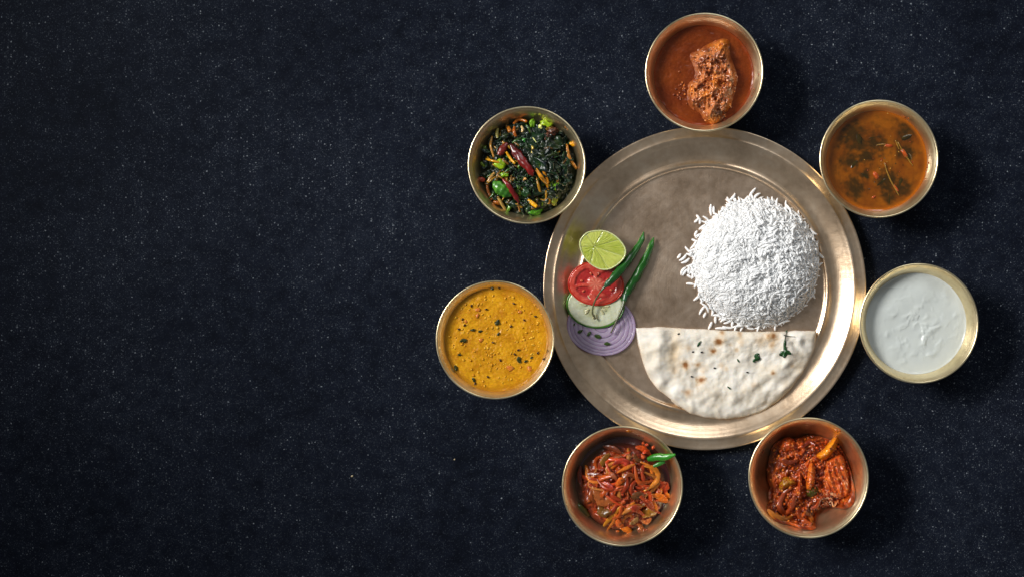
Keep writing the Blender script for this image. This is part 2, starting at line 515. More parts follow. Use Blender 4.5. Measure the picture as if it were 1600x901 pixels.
def liquid(name, key, z, hfun, cfun, mat, parent=None, rings=56, seg=144, **kw):
    """filling of a bowl with level z; hfun/cfun get photo-pixel coordinates; r = 0..1"""
    bx, by, sc_ = BO[key]
    R = rin(z * 1000) * sc_ + 0.0004
    v = []; cols = []; f = []
    k = (H - z) / H
    def topix(x, y): return ((x / S - (PX - 800)) / k + PX, (-y / S - (PY - 450.5)) / k + PY)
    for i in range(rings + 1):
        rr = R * (i / rings) ** 0.9
        for j in range(seg if i else 1):
            a = 2 * math.pi * j / seg
            x, y = bx + rr * math.cos(a), by + rr * math.sin(a)
            qx, qy = topix(x, y)
            e = sst(0.955, 1.0, rr / R)
            v.append((x, y, z + hfun(qx, qy, rr / R) * (1 - e) + 0.0006 * e)); cols.append(cfun(qx, qy, rr / R))
    for j in range(seg): f.append((0, 1 + j, 1 + (j + 1) % seg))
    for i in range(rings - 1):
        a = 1 + i * seg; b = a + seg
        for j in range(seg):
            j2 = (j + 1) % seg
            f.append((a + j, b + j, b + j2, a + j2))
    top = 1 + (rings - 1) * seg; base = len(v)
    zl = max(z - 0.010, 0.0055); Rl = rin(zl * 1000) * sc_ - 0.0003
    for j in range(seg):
        a = 2 * math.pi * j / seg
        v.append((bx + Rl * math.cos(a), by + Rl * math.sin(a), zl)); cols.append(cols[top + j])
    for j in range(seg):
        j2 = (j + 1) % seg
        f.append((top + j, base + j, base + j2, top + j2))
    f.append(tuple(base + j for j in range(seg))[::-1])
    m_ = MB(); m_.add(v, f, cols)
    return m_.build(name, mat, parent, origin=None if parent else (bx, by, zl), **kw)

def crop(x0, y0, s):
    return lambda x, y: (x0 + x / s, y0 + y / s)

# ------------------------------------------------------------------ chicken curry
q = crop(990, 10, 4.29)
cz = 0.031
def g_h(x, y, r): return 0.0006 * FB(x, y, 1.0, 0.05) + 0.0004 * FB(x, y, 2.0, 0.25)
def g_c(x, y, r):
    a = FB(x, y, 4.0, 0.03); b = FB(x, y, 6.0, 0.35)
    c = mixc(lin(116, 46, 14), lin(146, 66, 20), 0.5 + 0.7 * a + 0.25 * b)
    return mixc(c, lin(150, 62, 18), sst(0.90, 1.0, r))
gravy = liquid('curry_gravy', 'chicken', cz, g_h, g_c, M_gravy, label='smooth reddish brown gravy filling the topmost bowl', cat='gravy')
poly = [q(*p) for p in [(500, 250), (560, 222), (610, 212), (650, 240), (655, 330), (690, 430), (705, 500), (680, 600), (650, 690), (600, 765), (540, 800), (480, 780), (440, 720), (375, 680), (350, 600), (362, 520), (405, 450), (372, 330), (430, 290)]]
def ck_h(x, y, d):
    b = 0.0130 * math.sqrt(max(0, 1 - (1 - min(d / 30, 1)) ** 2)) * sst(-2, 9, d)
    # a furrow across the piece and lumps of masala
    fur = math.exp(-((y - (127 + 0.12 * (x - 1110))) / 4.5) ** 2)
    l1 = FB(x, y, 9.0, 0.075); l2 = abs(N(x, y, 3.0, 0.19)); l3 = FB(x, y, 5.0, 0.45)
    return cz - 0.001 + b * (1 - 0.35 * fur) + min(d / 8, 1) * (0.0050 * l1 + 0.0045 * (0.35 - l2) + 0.0010 * l3)
def ck_c(x, y, d):
    a = FB(x, y, 11.0, 0.07); b = FB(x, y, 12.0, 0.25)
    c = mixc(lin(132, 60, 26), lin(220, 134, 76), 0.55 + 0.9 * a + 0.6 * b)
    for ox, oy, rr in ((1132, 65, 11), (1109, 70, 5), (1114, 189, 12), (1118, 129, 10), (1103, 148, 9), (1142, 170, 9), (1123, 73, 9), (1080, 141, 8)):
        c = mixc(c, lin(226, 128, 28), 0.75 * math.exp(-((x - ox) ** 2 + (y - oy) ** 2) / (rr * rr) * 1.3))
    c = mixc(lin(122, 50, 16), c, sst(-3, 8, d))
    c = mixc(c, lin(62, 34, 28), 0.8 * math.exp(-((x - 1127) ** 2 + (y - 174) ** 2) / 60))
    return c
chick = thing('chicken_piece', W(1113, 127, cz), 'piece of braised chicken coated in masala, lying in the brown gravy', 'chicken')
mb = MB(); slab(mb, poly, cz - 0.006, ck_h, ck_c, 200, 46)
mb.build('meat', M_wet, chick)
Pn = np.array(smooth_poly(poly, 120))
def scatter_granules(poly, hf, n, r0, r1, cols, sub=1, dmin=1.0, ecc=0.6, lift=0.3):
    m_ = MB()
    P_ = np.array(smooth_poly(poly, 120)); lo, hi = P_.min(0), P_.max(0)
    k = 0
    while k < n:
        x, y = rng.uniform(lo, hi)
        if not inside(P_.tolist(), x, y): continue
        d = float(edge_dist(P_, np.array([[x, y]]))[0])
        if d < dmin: k += 0.3; continue
        z = hf(x, y, d)
        r = rng.uniform(r0, r1) * S
        c = cols[rng.integers(len(cols))]; g = rng.uniform(0.7, 1.25)
        lump(m_, W(x, y, z + r * lift * rng.uniform(0, 1)), r, r * rng.uniform(ecc, 1), r * rng.uniform(0.55, 0.9), rng.uniform(0, 6.28), tuple(v * g for v in c), sub, 0.25, 1.3, rng.uniform(0, 50))
        k += 1
    return m_
masala_cols = [lin(140, 66, 34), lin(160, 80, 42), lin(180, 96, 48), lin(120, 54, 28), lin(206, 116, 44)]
m_ = scatter_granules(poly, ck_h, 90, 1.0, 3.0, [lin(176, 92, 46), lin(196, 110, 52), lin(150, 72, 36), lin(222, 136, 60)], sub=2, lift=0.0)
m_.build('masala_coating', M_wet, chick, kind='stuff')
# crumbs of masala drifting in the gravy beside the meat
dr = thing('masala_crumbs', W(1066, 138, cz), 'fine onion masala crumbs floating in gravy left of the chicken piece', 'crumbs')
dr['kind'] = 'stuff'
m_ = MB()
for i in range(30):
    x, y = (1064 + rng.normal() * 5, 140 + rng.normal() * 13) if i < 30 else (1072 + rng.normal() * 3.0, 165 + rng.normal() * 8)
    r = rng.uniform(0.8, 2.0) * S
    lump(m_, W(x, y, cz + 0.0004), r, r, r * 0.6, 0, masala_cols[i % 5], 1, 0.25, 1.3, i)
m_.build('crumb', M_wet, dr, kind='stuff')

# ------------------------------------------------------------------ herb broth
q = crop(1265, 145, 4.288)
bz = 0.0325
dark = [(q(300, 300), 24), (q(330, 340), 18), (q(270, 450), 16), (q(640, 280), 16), (q(640, 390), 14), (q(440, 330), 16), (q(520, 600), 18), (q(620, 640), 16), (q(390, 420), 14), (q(300, 640), 18), (q(540, 690), 12), (q(370, 550), 9)]
def b_h(x, y, r): return 0.0003 * FB(x, y, 1.5, 0.05)
def b_c(x, y, r):
    a = FB(x, y, 14.0, 0.035); b = FB(x, y, 15.0, 0.12)
    c = mixc(lin(116, 58, 5), lin(152, 84, 8), 0.5 + 0.8 * a)
    k = 0
    for (ox, oy), rr in dark:
        k = max(k, math.exp(-((x - ox) ** 2 + (y - oy) ** 2) / (rr * rr) * 0.62))
    c = mixc(c, lin(44, 34, 8), 0.92 * sst(0.10, 1.05, k + 0.45 * b + 0.3 * a))
    return mixc(c, lin(166, 88, 8), sst(0.9, 0.985, r))
broth = thing('herb_broth', (BO['soup'][0], BO['soup'][1], bz - 0.01), 'thin orange brown broth with dark herbs in the upper right bowl', 'soup')
liquid('broth', 'soup', bz, b_h, b_c, M_broth, broth)
def patch(mb, c, L_, Wd, rz, col, n=6, crumple=0.25, seed=0.0, thick=0.0004, col2=None, tipw=0.15, tilt=0.0):
    """a small crumpled leaf with thickness"""
    R = Matrix.Rotation(rz, 3, 'Z') @ Matrix.Rotation(tilt, 3, 'X')
    m = max(3, n // 2 + 1)
    top = []; cols = []
    for i in range(n + 1):
        t = i / n
        wv = Wd * 0.5 * (max(0, math.sin(math.pi * (0.06 + 0.9 * t))) ** 0.8 + tipw * 0.3)
        for j in range(m + 1):
            u = j / m * 2 - 1
            g = noise.fractal(Vector((t * 2.1 + seed, u * 1.3 - seed, seed)), 0.8, 2, 3)
            p = Vector(((t - 0.5) * L_, u * wv * (1 + 0.25 * g), crumple * Wd * g + 0.12 * Wd * (1 - abs(u))))
            top.append(Vector(c) + R @ p)
            cols.append(mixc(col, col2, 0.5 + g) if col2 else col)
    k = len(top)
    v = top + [p - Vector((0, 0, thick)) for p in top]
    f = []
    W_ = m + 1
    for i in range(n):
        for j in range(m):
            a = i * W_ + j
            f.append((a, a + W_, a + W_ + 1, a + 1))
            f.append((k + a, k + a + 1, k + a + W_ + 1, k + a + W_))
    for i in range(n):
        for j in (0, m):
            a = i * W_ + j
            f.append((a, a + W_, k + a + W_, k + a) if j else (a + W_, a, k + a, k + a + W_))
    mb.add(v, f, cols + cols)
    return mb
for i, (x, y, L_, wd, a, c) in enumerate([(370, 555, 70, 50, 2.6, lin(20, 28, 12)), (535, 710, 90, 40, 1.5, lin(26, 34, 14)), (250, 660, 60, 30, 0.3, lin(46, 38, 14)),
        (300, 480, 80, 60, 0.9, lin(24, 24, 12)), (650, 300, 90, 60, 0.4, lin(34, 26, 14)), (330, 310, 90, 70, 2.0, lin(34, 26, 14)), (660, 420, 90, 40, 2.2, lin(28, 26, 12)), (480, 600, 90, 50, 0.7, lin(34, 32, 12)), (610, 600, 70, 50, 1.2, lin(36, 34, 14)), (430, 300, 80, 40, 0.2, lin(36, 28, 14))]):
    m_ = MB(); X, Y = q(x, y)
    patch(m_, W(X, Y, bz - 0.0002), L_ / 5.5 * S, wd / 7 * S, a, mixc(c, lin(56, 42, 10), 0.5), 6, 0.03, i * 3.1, col2=lin(60, 46, 10))
    m_.build('herb_leaf', M_broth, broth)
for i, (x, y, L_, wd, a) in enumerate([(445, 555, 60, 32, -1.0), (635, 405, 75, 26, -1.0), (530, 355, 60, 22, -0.1), (580, 640, 60, 14, -0.9), (430, 700, 30, 14, 0.5)]):
    m_ = MB(); X, Y = q(x, y)
    lump(m_, W(X, Y, bz), L_ / 8.6 * S, wd / 8.6 * S, 0.0012, a, lin(158, 58, 20), 2, 0.2, 1.6, i, lin(196, 92, 30))
    m_.build('tomato_bit', M_veg, broth)
for i, pts in enumerate([[(590, 330), (630, 400), (690, 490)], [(500, 470), (535, 570), (600, 690)], [(510, 345), (450, 350)], [(575, 320), (600, 380)]]):
    m_ = MB()
    tube(m_, [W(*q(*p), bz + 0.0003) for p in pts], [0.8 * S, 1.2 * S, 0.7 * S], lin(150, 110, 40), 10, 6)
    m_.build('herb_stalk', M_veg, broth)
m_ = MB()
for i in range(34):
    a = rng.uniform(0, 6.28); r = abs(rng.normal()) * 30
    X, Y = 1378 + r * math.cos(a), 252 + r * math.sin(a)
    rr = rng.uniform(0.5, 1.3) * S
    lump(m_, W(X, Y, bz), rr, rr, rr * 0.6, 0, [lin(200, 150, 70), lin(150, 60, 20), lin(60, 44, 12)][i % 3], 1, 0.1, 1, i)
m_.build('floating_spice', M_broth, broth, kind='stuff')

# ------------------------------------------------------------------ lentil dal
q = crop(670, 425, 4.29)
dz = 0.0358
def d_h(x, y, r): return 0.0005 * FB(x, y, 2.0, 0.05) + 0.0003 * FB(x, y, 8.0, 0.22) + 0.0002 * N(x, y, 1.0, 0.6)
def d_c(x, y, r):
    a = FB(x, y, 24.0, 0.05); b = FB(x, y, 25.0, 0.3)
    c = mixc(lin(190, 124, 4), lin(226, 164, 20), 0.5 + 0.6 * a + 0.5 * b)
    return mixc(c, lin(172, 112, 10), sst(0.86, 1.0, r) * 0.7)
dal = thing('lentil_dal', (BO['dal'][0], BO['dal'][1], dz - 0.01), 'thick yellow lentil dal flecked with herbs and seeds in the leftmost bowl', 'dal')
liquid('lentil_puree', 'dal', dz, d_h, d_c, M_dal, dal, rings=70, seg=180)
for i, (x, y, s_, a) in enumerate([(460, 335, 52, 1.2), (295, 385, 36, 0.1), (345, 395, 34, 0.3), (232, 458, 56, 0.2), (605, 585, 52, 1.8), (180, 640, 46, 1.9), (205, 552, 30, 0.1), (650, 595, 30, 0.5), (425, 112, 26, 0.0), (300, 720, 40, 2.0), (465, 412, 30, 1.1), (688, 570, 24, 0.9)]):
    m_ = MB(); X, Y = q(x, y)
    patch(m_, W(X, Y, dz + 0.0009), s_ / 5.2 * S, s_ * 0.6 / 5.2 * S, a, lin(34, 44, 14), 6, 0.35, i * 1.7, col2=lin(74, 70, 24))
    m_.build('herb_fleck', M_leaf, dal)
for i, (x, y) in enumerate([(385, 248), (225, 315), (430, 470), (550, 362), (575, 548), (770, 580), (285, 225), (570, 210), (730, 540), (395, 700), (600, 520), (480, 590), (715, 295), (310, 745), (640, 320), (240, 355), (470, 105), (200, 380)]):
    m_ = MB(); X, Y = q(x, y)
    lump(m_, W(X, Y, dz + 0.0008), 2.6 * S, 1.6 * S, 1.3 * S, i * 1.3, lin(62, 30, 16), 1, 0.1, 1, i)
    m_.build('cumin_seed', M_veg, dal)
for i, (x, y, s_) in enumerate([(330, 250, 24), (325, 292, 20), (675, 645, 28), (610, 265, 20), (350, 455, 22), (250, 330, 16), (545, 640, 34)]):
    m_ = MB(); X, Y = q(x, y)
    lump(m_, W(X, Y, dz + 0.0003), s_ / 5.5 * S, s_ / 8 * S, 0.0007, i, lin(200, 104, 30), 2, 0.45, 1.8, i * 3.7, lin(216, 144, 50))
    m_.build('tomato_bit', M_veg, dal)
m_ = MB()
for i in range(160):
    a = rng.uniform(0, 6.28); r = math.sqrt(rng.uniform()) * 74
    rr = rng.uniform(0.8, 2.4) * S
    lump(m_, W(773 + r * math.cos(a), 530 + r * math.sin(a), dz + 0.0001), rr * 1.3, rr, rr * 0.4, a, mixc(lin(206, 140, 14), lin(232, 176, 50), rng.uniform()), 1, 0.15, 1, i)
m_.build('lentil', M_dal, dal, kind='stuff')

# ------------------------------------------------------------------ yogurt
q = crop(1330, 400, 4.29)
yz = 0.031
ylump = []
for (x, y, s_, h_) in [(435, 460, 26, 1.0), (370, 405, 24, 0.9), (575, 480, 26, 1.2), (540, 655, 34, 1.2), (480, 530, 30, -0.8), (700, 392, 20, 0.9), (290, 395, 20, 0.7), (350, 710, 26, 0.6), (480, 590, 24, 0.7), (415, 655, 24, 0.7), (560, 440, 22, 0.7), (240, 525, 22, 0.6), (640, 260, 24, 0.4), (500, 410, 20, 0.7), (350, 575, 20, 0.7), (690, 530, 18, 0.5), (245, 225, 14, 0.4), (355, 210, 12, 0.4), (520, 660, 20, 0.6)]:
    X, Y = q(x, y); ylump.append((X, Y, s_ / 4.29 * 0.85, h_))
def y_h(x, y, r):
    h = 0.0009 * FB(x, y, 31.0, 0.022, 2)
    cen = math.exp(-((x - 1440) ** 2 + (y - 512) ** 2) / 1800)
    wx, wy = x + 7 * N(x, y, 37.0, 0.04), y + 7 * N(x, y, 38.0, 0.04)
    h += (0.25 + cen) * 0.0011 * max(0, FB(wx, wy, 33.0, 0.055, 3) - 0.05)
    x += 3.5 * N(x, y, 35.0, 0.11); y += 3.5 * N(x, y, 36.0, 0.11)
    for X, Y, s_, a in ylump:
        u = ((x - X) * 0.8 - (y - Y) * 0.6) / (s_ * 1.3); v = ((x - X) * 0.6 + (y - Y) * 0.8) / (s_ * 0.75)
        d2 = u * u + v * v
        if d2 < 9: h += a * 0.0007 * math.exp(-d2)
    return h
def y_c(x, y, r): return mixc(lin(202, 208, 205), lin(210, 215, 210), 0.5 + 0.5 * N(x, y, 2, 0.05))
liquid('plain_yogurt', 'yogurt', yz, y_h, y_c, M_yog, rings=90, seg=200, label='lumpy plain white yogurt filling the rightmost bowl', cat='yogurt')

# ------------------------------------------------------------------ stir-fried greens
q = crop(720, 155, 4.395)
gcx, gcy = 821, 259
def gr_h0(x, y):
    r = math.hypot(x - gcx, y - gcy) / 80
    h = 0.026 + 0.011 * (1 - r * r)
    h += 0.004 * FB(x, y, 41.0, 0.06) + 0.0025 * FB(x, y, 42.0, 0.17)
    h += 0.004 * math.exp(-((x - 862) ** 2 + (y - 250) ** 2) / 900)
    return max(h, 0.014)
def gr_h(x, y, r): return gr_h0(x, y) - 0.026 - 0.0015
def gr_c(x, y, r):
    a = FB(x, y, 44.0, 0.1)
    return mixc(lin(10, 18, 12), lin(34, 44, 18), 0.5 + 0.8 * a)
greens = thing('stir_fried_greens', (BO['greens'][0], BO['greens'][1], 0.016), 'stir-fried dark leafy greens with yellow stalks heaped in the upper left bowl', 'greens')
liquid('leaf_bed', 'greens', 0.026, gr_h, gr_c, M_leaf, greens, rings=70, seg=150)
leafcols = [lin(16, 36, 22), lin(20, 46, 22), lin(12, 24, 22), lin(30, 60, 22), lin(18, 28, 34), lin(40, 52, 14)]
for i in range(150):
    while True:
        a = rng.uniform(0, 6.28); r = math.sqrt(rng.uniform()) * 70
        x, y = gcx + r * math.cos(a), gcy + r * math.sin(a)
        if x > 815 or rng.uniform() < 0.42: break
    m_ = MB()
    s_ = rng.uniform(13, 30) if x > 825 else rng.uniform(9, 18)
    patch(m_, W(x, y, gr_h0(x, y) + rng.uniform(0.0, 0.0025)), s_ * S, s_ * rng.uniform(0.4, 0.75) * S, rng.uniform(0, 6.28), leafcols[i % 6], 8, 0.45, i * 0.77, 0.0003, leafcols[(i + 1) % 6], tilt=rng.uniform(-0.6, 0.6))
    m_.build('leaf_shred', M_leaf, greens)
# feathery tangle of cooked leaf threads
m_ = MB()
for i in range(420):
    a = rng.uniform(0, 6.28); r = math.sqrt(rng.uniform()) * 40
    x, y = 850 + r * math.cos(a), 255 + 1.2 * r * math.sin(a)
    if rng.uniform() < 0.3: x, y = 812 + rng.normal() * 18, 285 + rng.normal() * 14
    if math.hypot(x - gcx, y - gcy) > 72: continue
    L_ = rng.uniform(3, 9); t = rng.uniform(0, 6.28); z = gr_h0(x, y) + rng.uniform(0.0005, 0.003)
    p0 = W(x, y, z); p1 = W(x + L_ * 0.5 * math.cos(t) + rng.normal(), y + L_ * 0.5 * math.sin(t) + rng.normal(), z + 0.0010); p2 = W(x + L_ * math.cos(t), y + L_ * math.sin(t), z - 0.0005)
    rr = rng.uniform(0.35, 0.85) * S
    tube(m_, [p0, p1, p2], [rr, rr, rr * 0.5], [lin(20, 46, 34), lin(40, 74, 40), lin(14, 28, 30), lin(60, 84, 44)][i % 4], 5, 4)
m_.build('leaf_threads', M_leaf, greens, kind='stuff')
stalks = [([(215, 255), (205, 320), (228, 400)], 10, lin(178, 126, 48)), ([(172, 412), (220, 425), (275, 440)], 10, lin(206, 146, 30)), ([(182, 572), (205, 540), (232, 505)], 14, lin(170, 128, 60)),
    ([(312, 362), (335, 400), (372, 445)], 11, lin(224, 160, 20)), ([(515, 480), (560, 545), (600, 600), (606, 720)], 17, lin(206, 136, 22)), ([(560, 480), (585, 530), (600, 580)], 12, lin(214, 136, 24)),
    ([(522, 540), (532, 590), (548, 645)], 11, lin(176, 130, 36)), ([(728, 310), (742, 400), (795, 478)], 14, lin(178, 116, 36)), ([(748, 300), (775, 315), (802, 325)], 15, lin(222, 156, 16)),
    ([(250, 665), (285, 725), (322, 790)], 12, lin(198, 160, 86)), ([(362, 170), (400, 140), (455, 155)], 14, lin(190, 106, 24)), ([(368, 190), (366, 225), (380, 258)], 13, lin(170, 92, 30)),
    ([(462, 692), (490, 715), (522, 738)], 18, lin(236, 170, 12)), ([(180, 590), (190, 640), (215, 692)], 12, lin(150, 84, 30)), ([(225, 705), (250, 712), (275, 722)], 16, lin(172, 98, 22)), ([(325, 190), (335, 215), (340, 228)], 18, lin(160, 96, 24)),
    ([(490, 320), (495, 345), (488, 372)], 10, lin(226, 190, 90)), ([(495, 265), (510, 285), (530, 312)], 5, lin(196, 200, 120)), ([(255, 200), (248, 235), (252, 268)], 13, lin(170, 160, 80)), ([(705, 200), (720, 210), (735, 225)], 11, lin(206, 140, 30)),
    ([(415, 185), (425, 205), (420, 228)], 10, lin(214, 180, 120)), ([(585, 210), (600, 200), (620, 205)], 12, lin(150, 120, 30)), ([(390, 715), (400, 745), (405, 775)], 8, lin(140, 96, 40)), ([(430, 560), (440, 545), (450, 552)], 9, lin(206, 150, 70))]
for i, (pts, wd, c) in enumerate(stalks):
    m_ = MB(); k = wd / 4.395 * 0.80 * S
    P_ = [q(*p) for p in pts]
    tube(m_, [W(x, y, gr_h0(x, y) + 0.0036) for x, y in P_], [k * 0.75, k, k * 1.05, k, k * 0.8], c, 14, 8, 0.7, 0.25, cn=0.35, seed=i * 2.3)
    m_.build('yellow_stalk', M_veg, greens)
chunks = [(275, 455, 58, 44, 0.6, lin(112, 140, 14)), (300, 520, 34, 22, 0.2, lin(104, 140, 16)), (492, 165, 26, 40, 0.1, lin(92, 132, 24)), (590, 172, 58, 30, 0.4, lin(132, 158, 22)), (455, 285, 48, 22, 0.0, lin(38, 110, 30)),
    (650, 598, 32, 46, 0.2, lin(110, 160, 20)), (510, 775, 60, 36, -0.2, lin(60, 112, 16)), (645, 695, 30, 50, 0.1, lin(96, 100, 20)), (335, 745, 16, 44, 0.5, lin(90, 130, 40)), (395, 640, 40, 30, 0.8, lin(66, 84, 14)), (545, 195, 18, 30, 0.3, lin(196, 200, 110)), (405, 460, 16, 22, 0.5, lin(100, 150, 20)), (165, 345, 18, 30, 0.2, lin(62, 88, 20)), (330, 715, 40, 26, 0.4, lin(72, 92, 14)), (450, 640, 40, 40, 0.4, lin(24, 56, 24)), (520, 105, 40, 16, 0.0, lin(150, 156, 60))]
for i, (x, y, sx, sy, a, c) in enumerate(chunks):
    m_ = MB(); X, Y = q(x, y)
    lump(m_, W(X, Y, gr_h0(X, Y) + 0.0024), sx / 6.6 * S, sy / 6.6 * S, min(sx, sy) / 9.5 * S, -a, c, 3, 0.5, 1.6, i * 4.1, tuple(v * 1.8 for v in c), tilt=0.2, box=0.7)
    m_.build('green_vegetable_piece', M_veg, greens)
for i in range(70):   # chopped bits of stalk and leaf between the large pieces
    while True:
        a = rng.uniform(0, 6.28); r = math.sqrt(rng.uniform()) * 68
        x, y = gcx + r * math.cos(a), gcy + r * math.sin(a)
        if x < 822 or y > 300 or rng.uniform() < 0.2: break
    c = [lin(96, 120, 20), lin(150, 110, 30), lin(60, 96, 18), lin(120, 84, 26), lin(176, 130, 34), lin(46, 78, 22), lin(84, 60, 20)][rng.integers(7)]
    m_ = MB(); t = rng.uniform(0, 6.28); L_ = rng.uniform(4, 10); z = gr_h0(x, y) + rng.uniform(0.001, 0.0028); k = rng.uniform(1.2, 2.6) * S
    tube(m_, [W(x - L_ * math.cos(t), y - L_ * math.sin(t), z - 0.001), W(x + rng.normal(), y + rng.normal(), z), W(x + L_ * math.cos(t), y + L_ * math.sin(t), z - 0.0006)], [k * 0.7, k, k * 0.6], c, 8, 7, 0.65, 0.35, cn=0.5, seed=i * 1.3)
    m_.build('chopped_stalk', M_veg, greens)
X, Y = q(282, 622)   # the ridged bright green piece
m_ = MB()
V, F = ico(4)
out = []
for p in V:
    rdg = 0.10 * math.sin(p[0] * 13 + p[1]) + 0.12 * N(p[0], p[1], p[2], 1.4)
    v_ = Matrix.Rotation(-0.65, 3, 'Z') @ Vector((p[0] * 17.5 * S * (1 + 0.15 * p[1]), p[1] * 9.5 * S * (1 + rdg), p[2] * 6 * S * (1 + rdg)))
    out.append(W(X, Y, gr_h0(X, Y) + 0.002) + v_)
m_.add(out, F, [mixc(lin(34, 88, 20), lin(84, 150, 40), 0.5 + N(p[0], p[1], p[2], 2)) for p in V])
m_.build('ridged_green_piece', M_chilli, greens)
for i, (x, y, s_) in enumerate([(630, 225, 60), (595, 260, 52), (660, 190, 40), (660, 280, 36)]):
    m_ = MB(); X, Y = q(x, y)
    lump(m_, W(X, Y, gr_h0(X, Y) + 0.0012), s_ / 8 * S, s_ / 9 * S, s_ / 13 * S, i, lin(40, 26, 24), 3, 0.6, 2.2, i * 5, lin(104, 58, 36))
    m_.build('browned_clump', M_leaf, greens)
def gz(x, y, e): return W(*q(x, y), gr_h0(*q(x, y)) + e)
m_ = MB()
tube(m_, [gz(340, 312, .0055), gz(385, 375, .0072), gz(440, 440, .0070), gz(480, 500, .0058), gz(498, 528, .0045)], [2.4 * S, 6.2 * S, 7.0 * S, 6.0 * S, 4.6 * S, 1.0 * S], lin(72, 10, 12), 40, 18, 0.7, 0.42, col2=lin(140, 22, 16), cn=0.4)
m_.build('dried_chilli', M_chilli, label='largest dark red dried chilli, lying across the middle of the greens', cat='chilli', group='dried red chillies in the greens')
m_ = MB()
tube(m_, [gz(288, 550, .0045), gz(330, 600, .0055), gz(372, 660, .0052), gz(400, 715, .0035)], [1.6 * S, 3.2 * S, 3.8 * S, 3.6 * S, 1.2 * S], lin(136, 22, 22), 30, 12, 0.8, 0.35, col2=lin(96, 12, 16), cn=0.3, seed=4)
m_.build('dried_chilli', M_chilli, label='slim dark red dried chilli near the bottom of the greens', cat='chilli', group='dried red chillies in the greens')
m_ = MB()
tube(m_, [gz(318, 300, .004), gz(290, 340, .0045), gz(262, 385, .003)], [2.0 * S, 5.5 * S, 6.0 * S, 3.0 * S], lin(96, 22, 14), 24, 12, 0.45, 0.4, col2=lin(120, 30, 16), cn=0.4, seed=9)
m_.build('dried_chilli', M_chilli, label='flattened reddish brown chilli piece left of the largest dried chilli', cat='chilli', group='dried red chillies in the greens')
m_ = MB()
tube(m_, [gz(118, 548, .004), gz(140, 552, .005), gz(165, 560, .004)], [2.5 * S, 4.0 * S, 2.5 * S], lin(150, 50, 20), 14, 10, 0.6, 0.3, seed=12)
m_.build('dried_chilli', M_chilli, label='small orange red chilli scrap at the left wall of the greens bowl', cat='chilli', group='dried red chillies in the greens')

# ------------------------------------------------------------------ onion and tomato curry
q = crop(865, 650, 4.288)
ocx, ocy = 972, 762
def on_h0(x, y):
    r = math.hypot((x - ocx + 2) / 70, (y - ocy) / 71)
    h = 0.0225 + 0.0140 * max(0, 1 - r * r)
    h += sst(1.1, 0.5, r) * (0.0042 * FB(x, y, 51.0, 0.075) + 0.0022 * FB(x, y, 52.0, 0.2))
    h += 0.004 * math.exp(-((x - 1003) ** 2 + (y - 705) ** 2) / 260)
    return max(h, 0.022)
def on_h(x, y, r): return on_h0(x, y) - 0.0225
def on_c(x, y, r):
    a = FB(x, y, 53.0, 0.08); b = FB(x, y, 54.0, 0.25)
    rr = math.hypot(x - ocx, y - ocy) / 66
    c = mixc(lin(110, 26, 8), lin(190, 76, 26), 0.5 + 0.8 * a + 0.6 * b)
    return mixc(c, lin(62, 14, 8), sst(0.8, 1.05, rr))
onion_c = thing('onion_tomato_curry', (BO['onion'][0], BO['onion'][1], 0.0095), 'glossy red onion and tomato curry heaped in the lower left bowl', 'curry')
liquid('red_sauce', 'onion', 0.0225, on_h, on_c, M_wet, onion_c, rings=80, seg=170)
def oz(x, y, e): return W(*q(x, y), on_h0(*q(x, y)) + e)
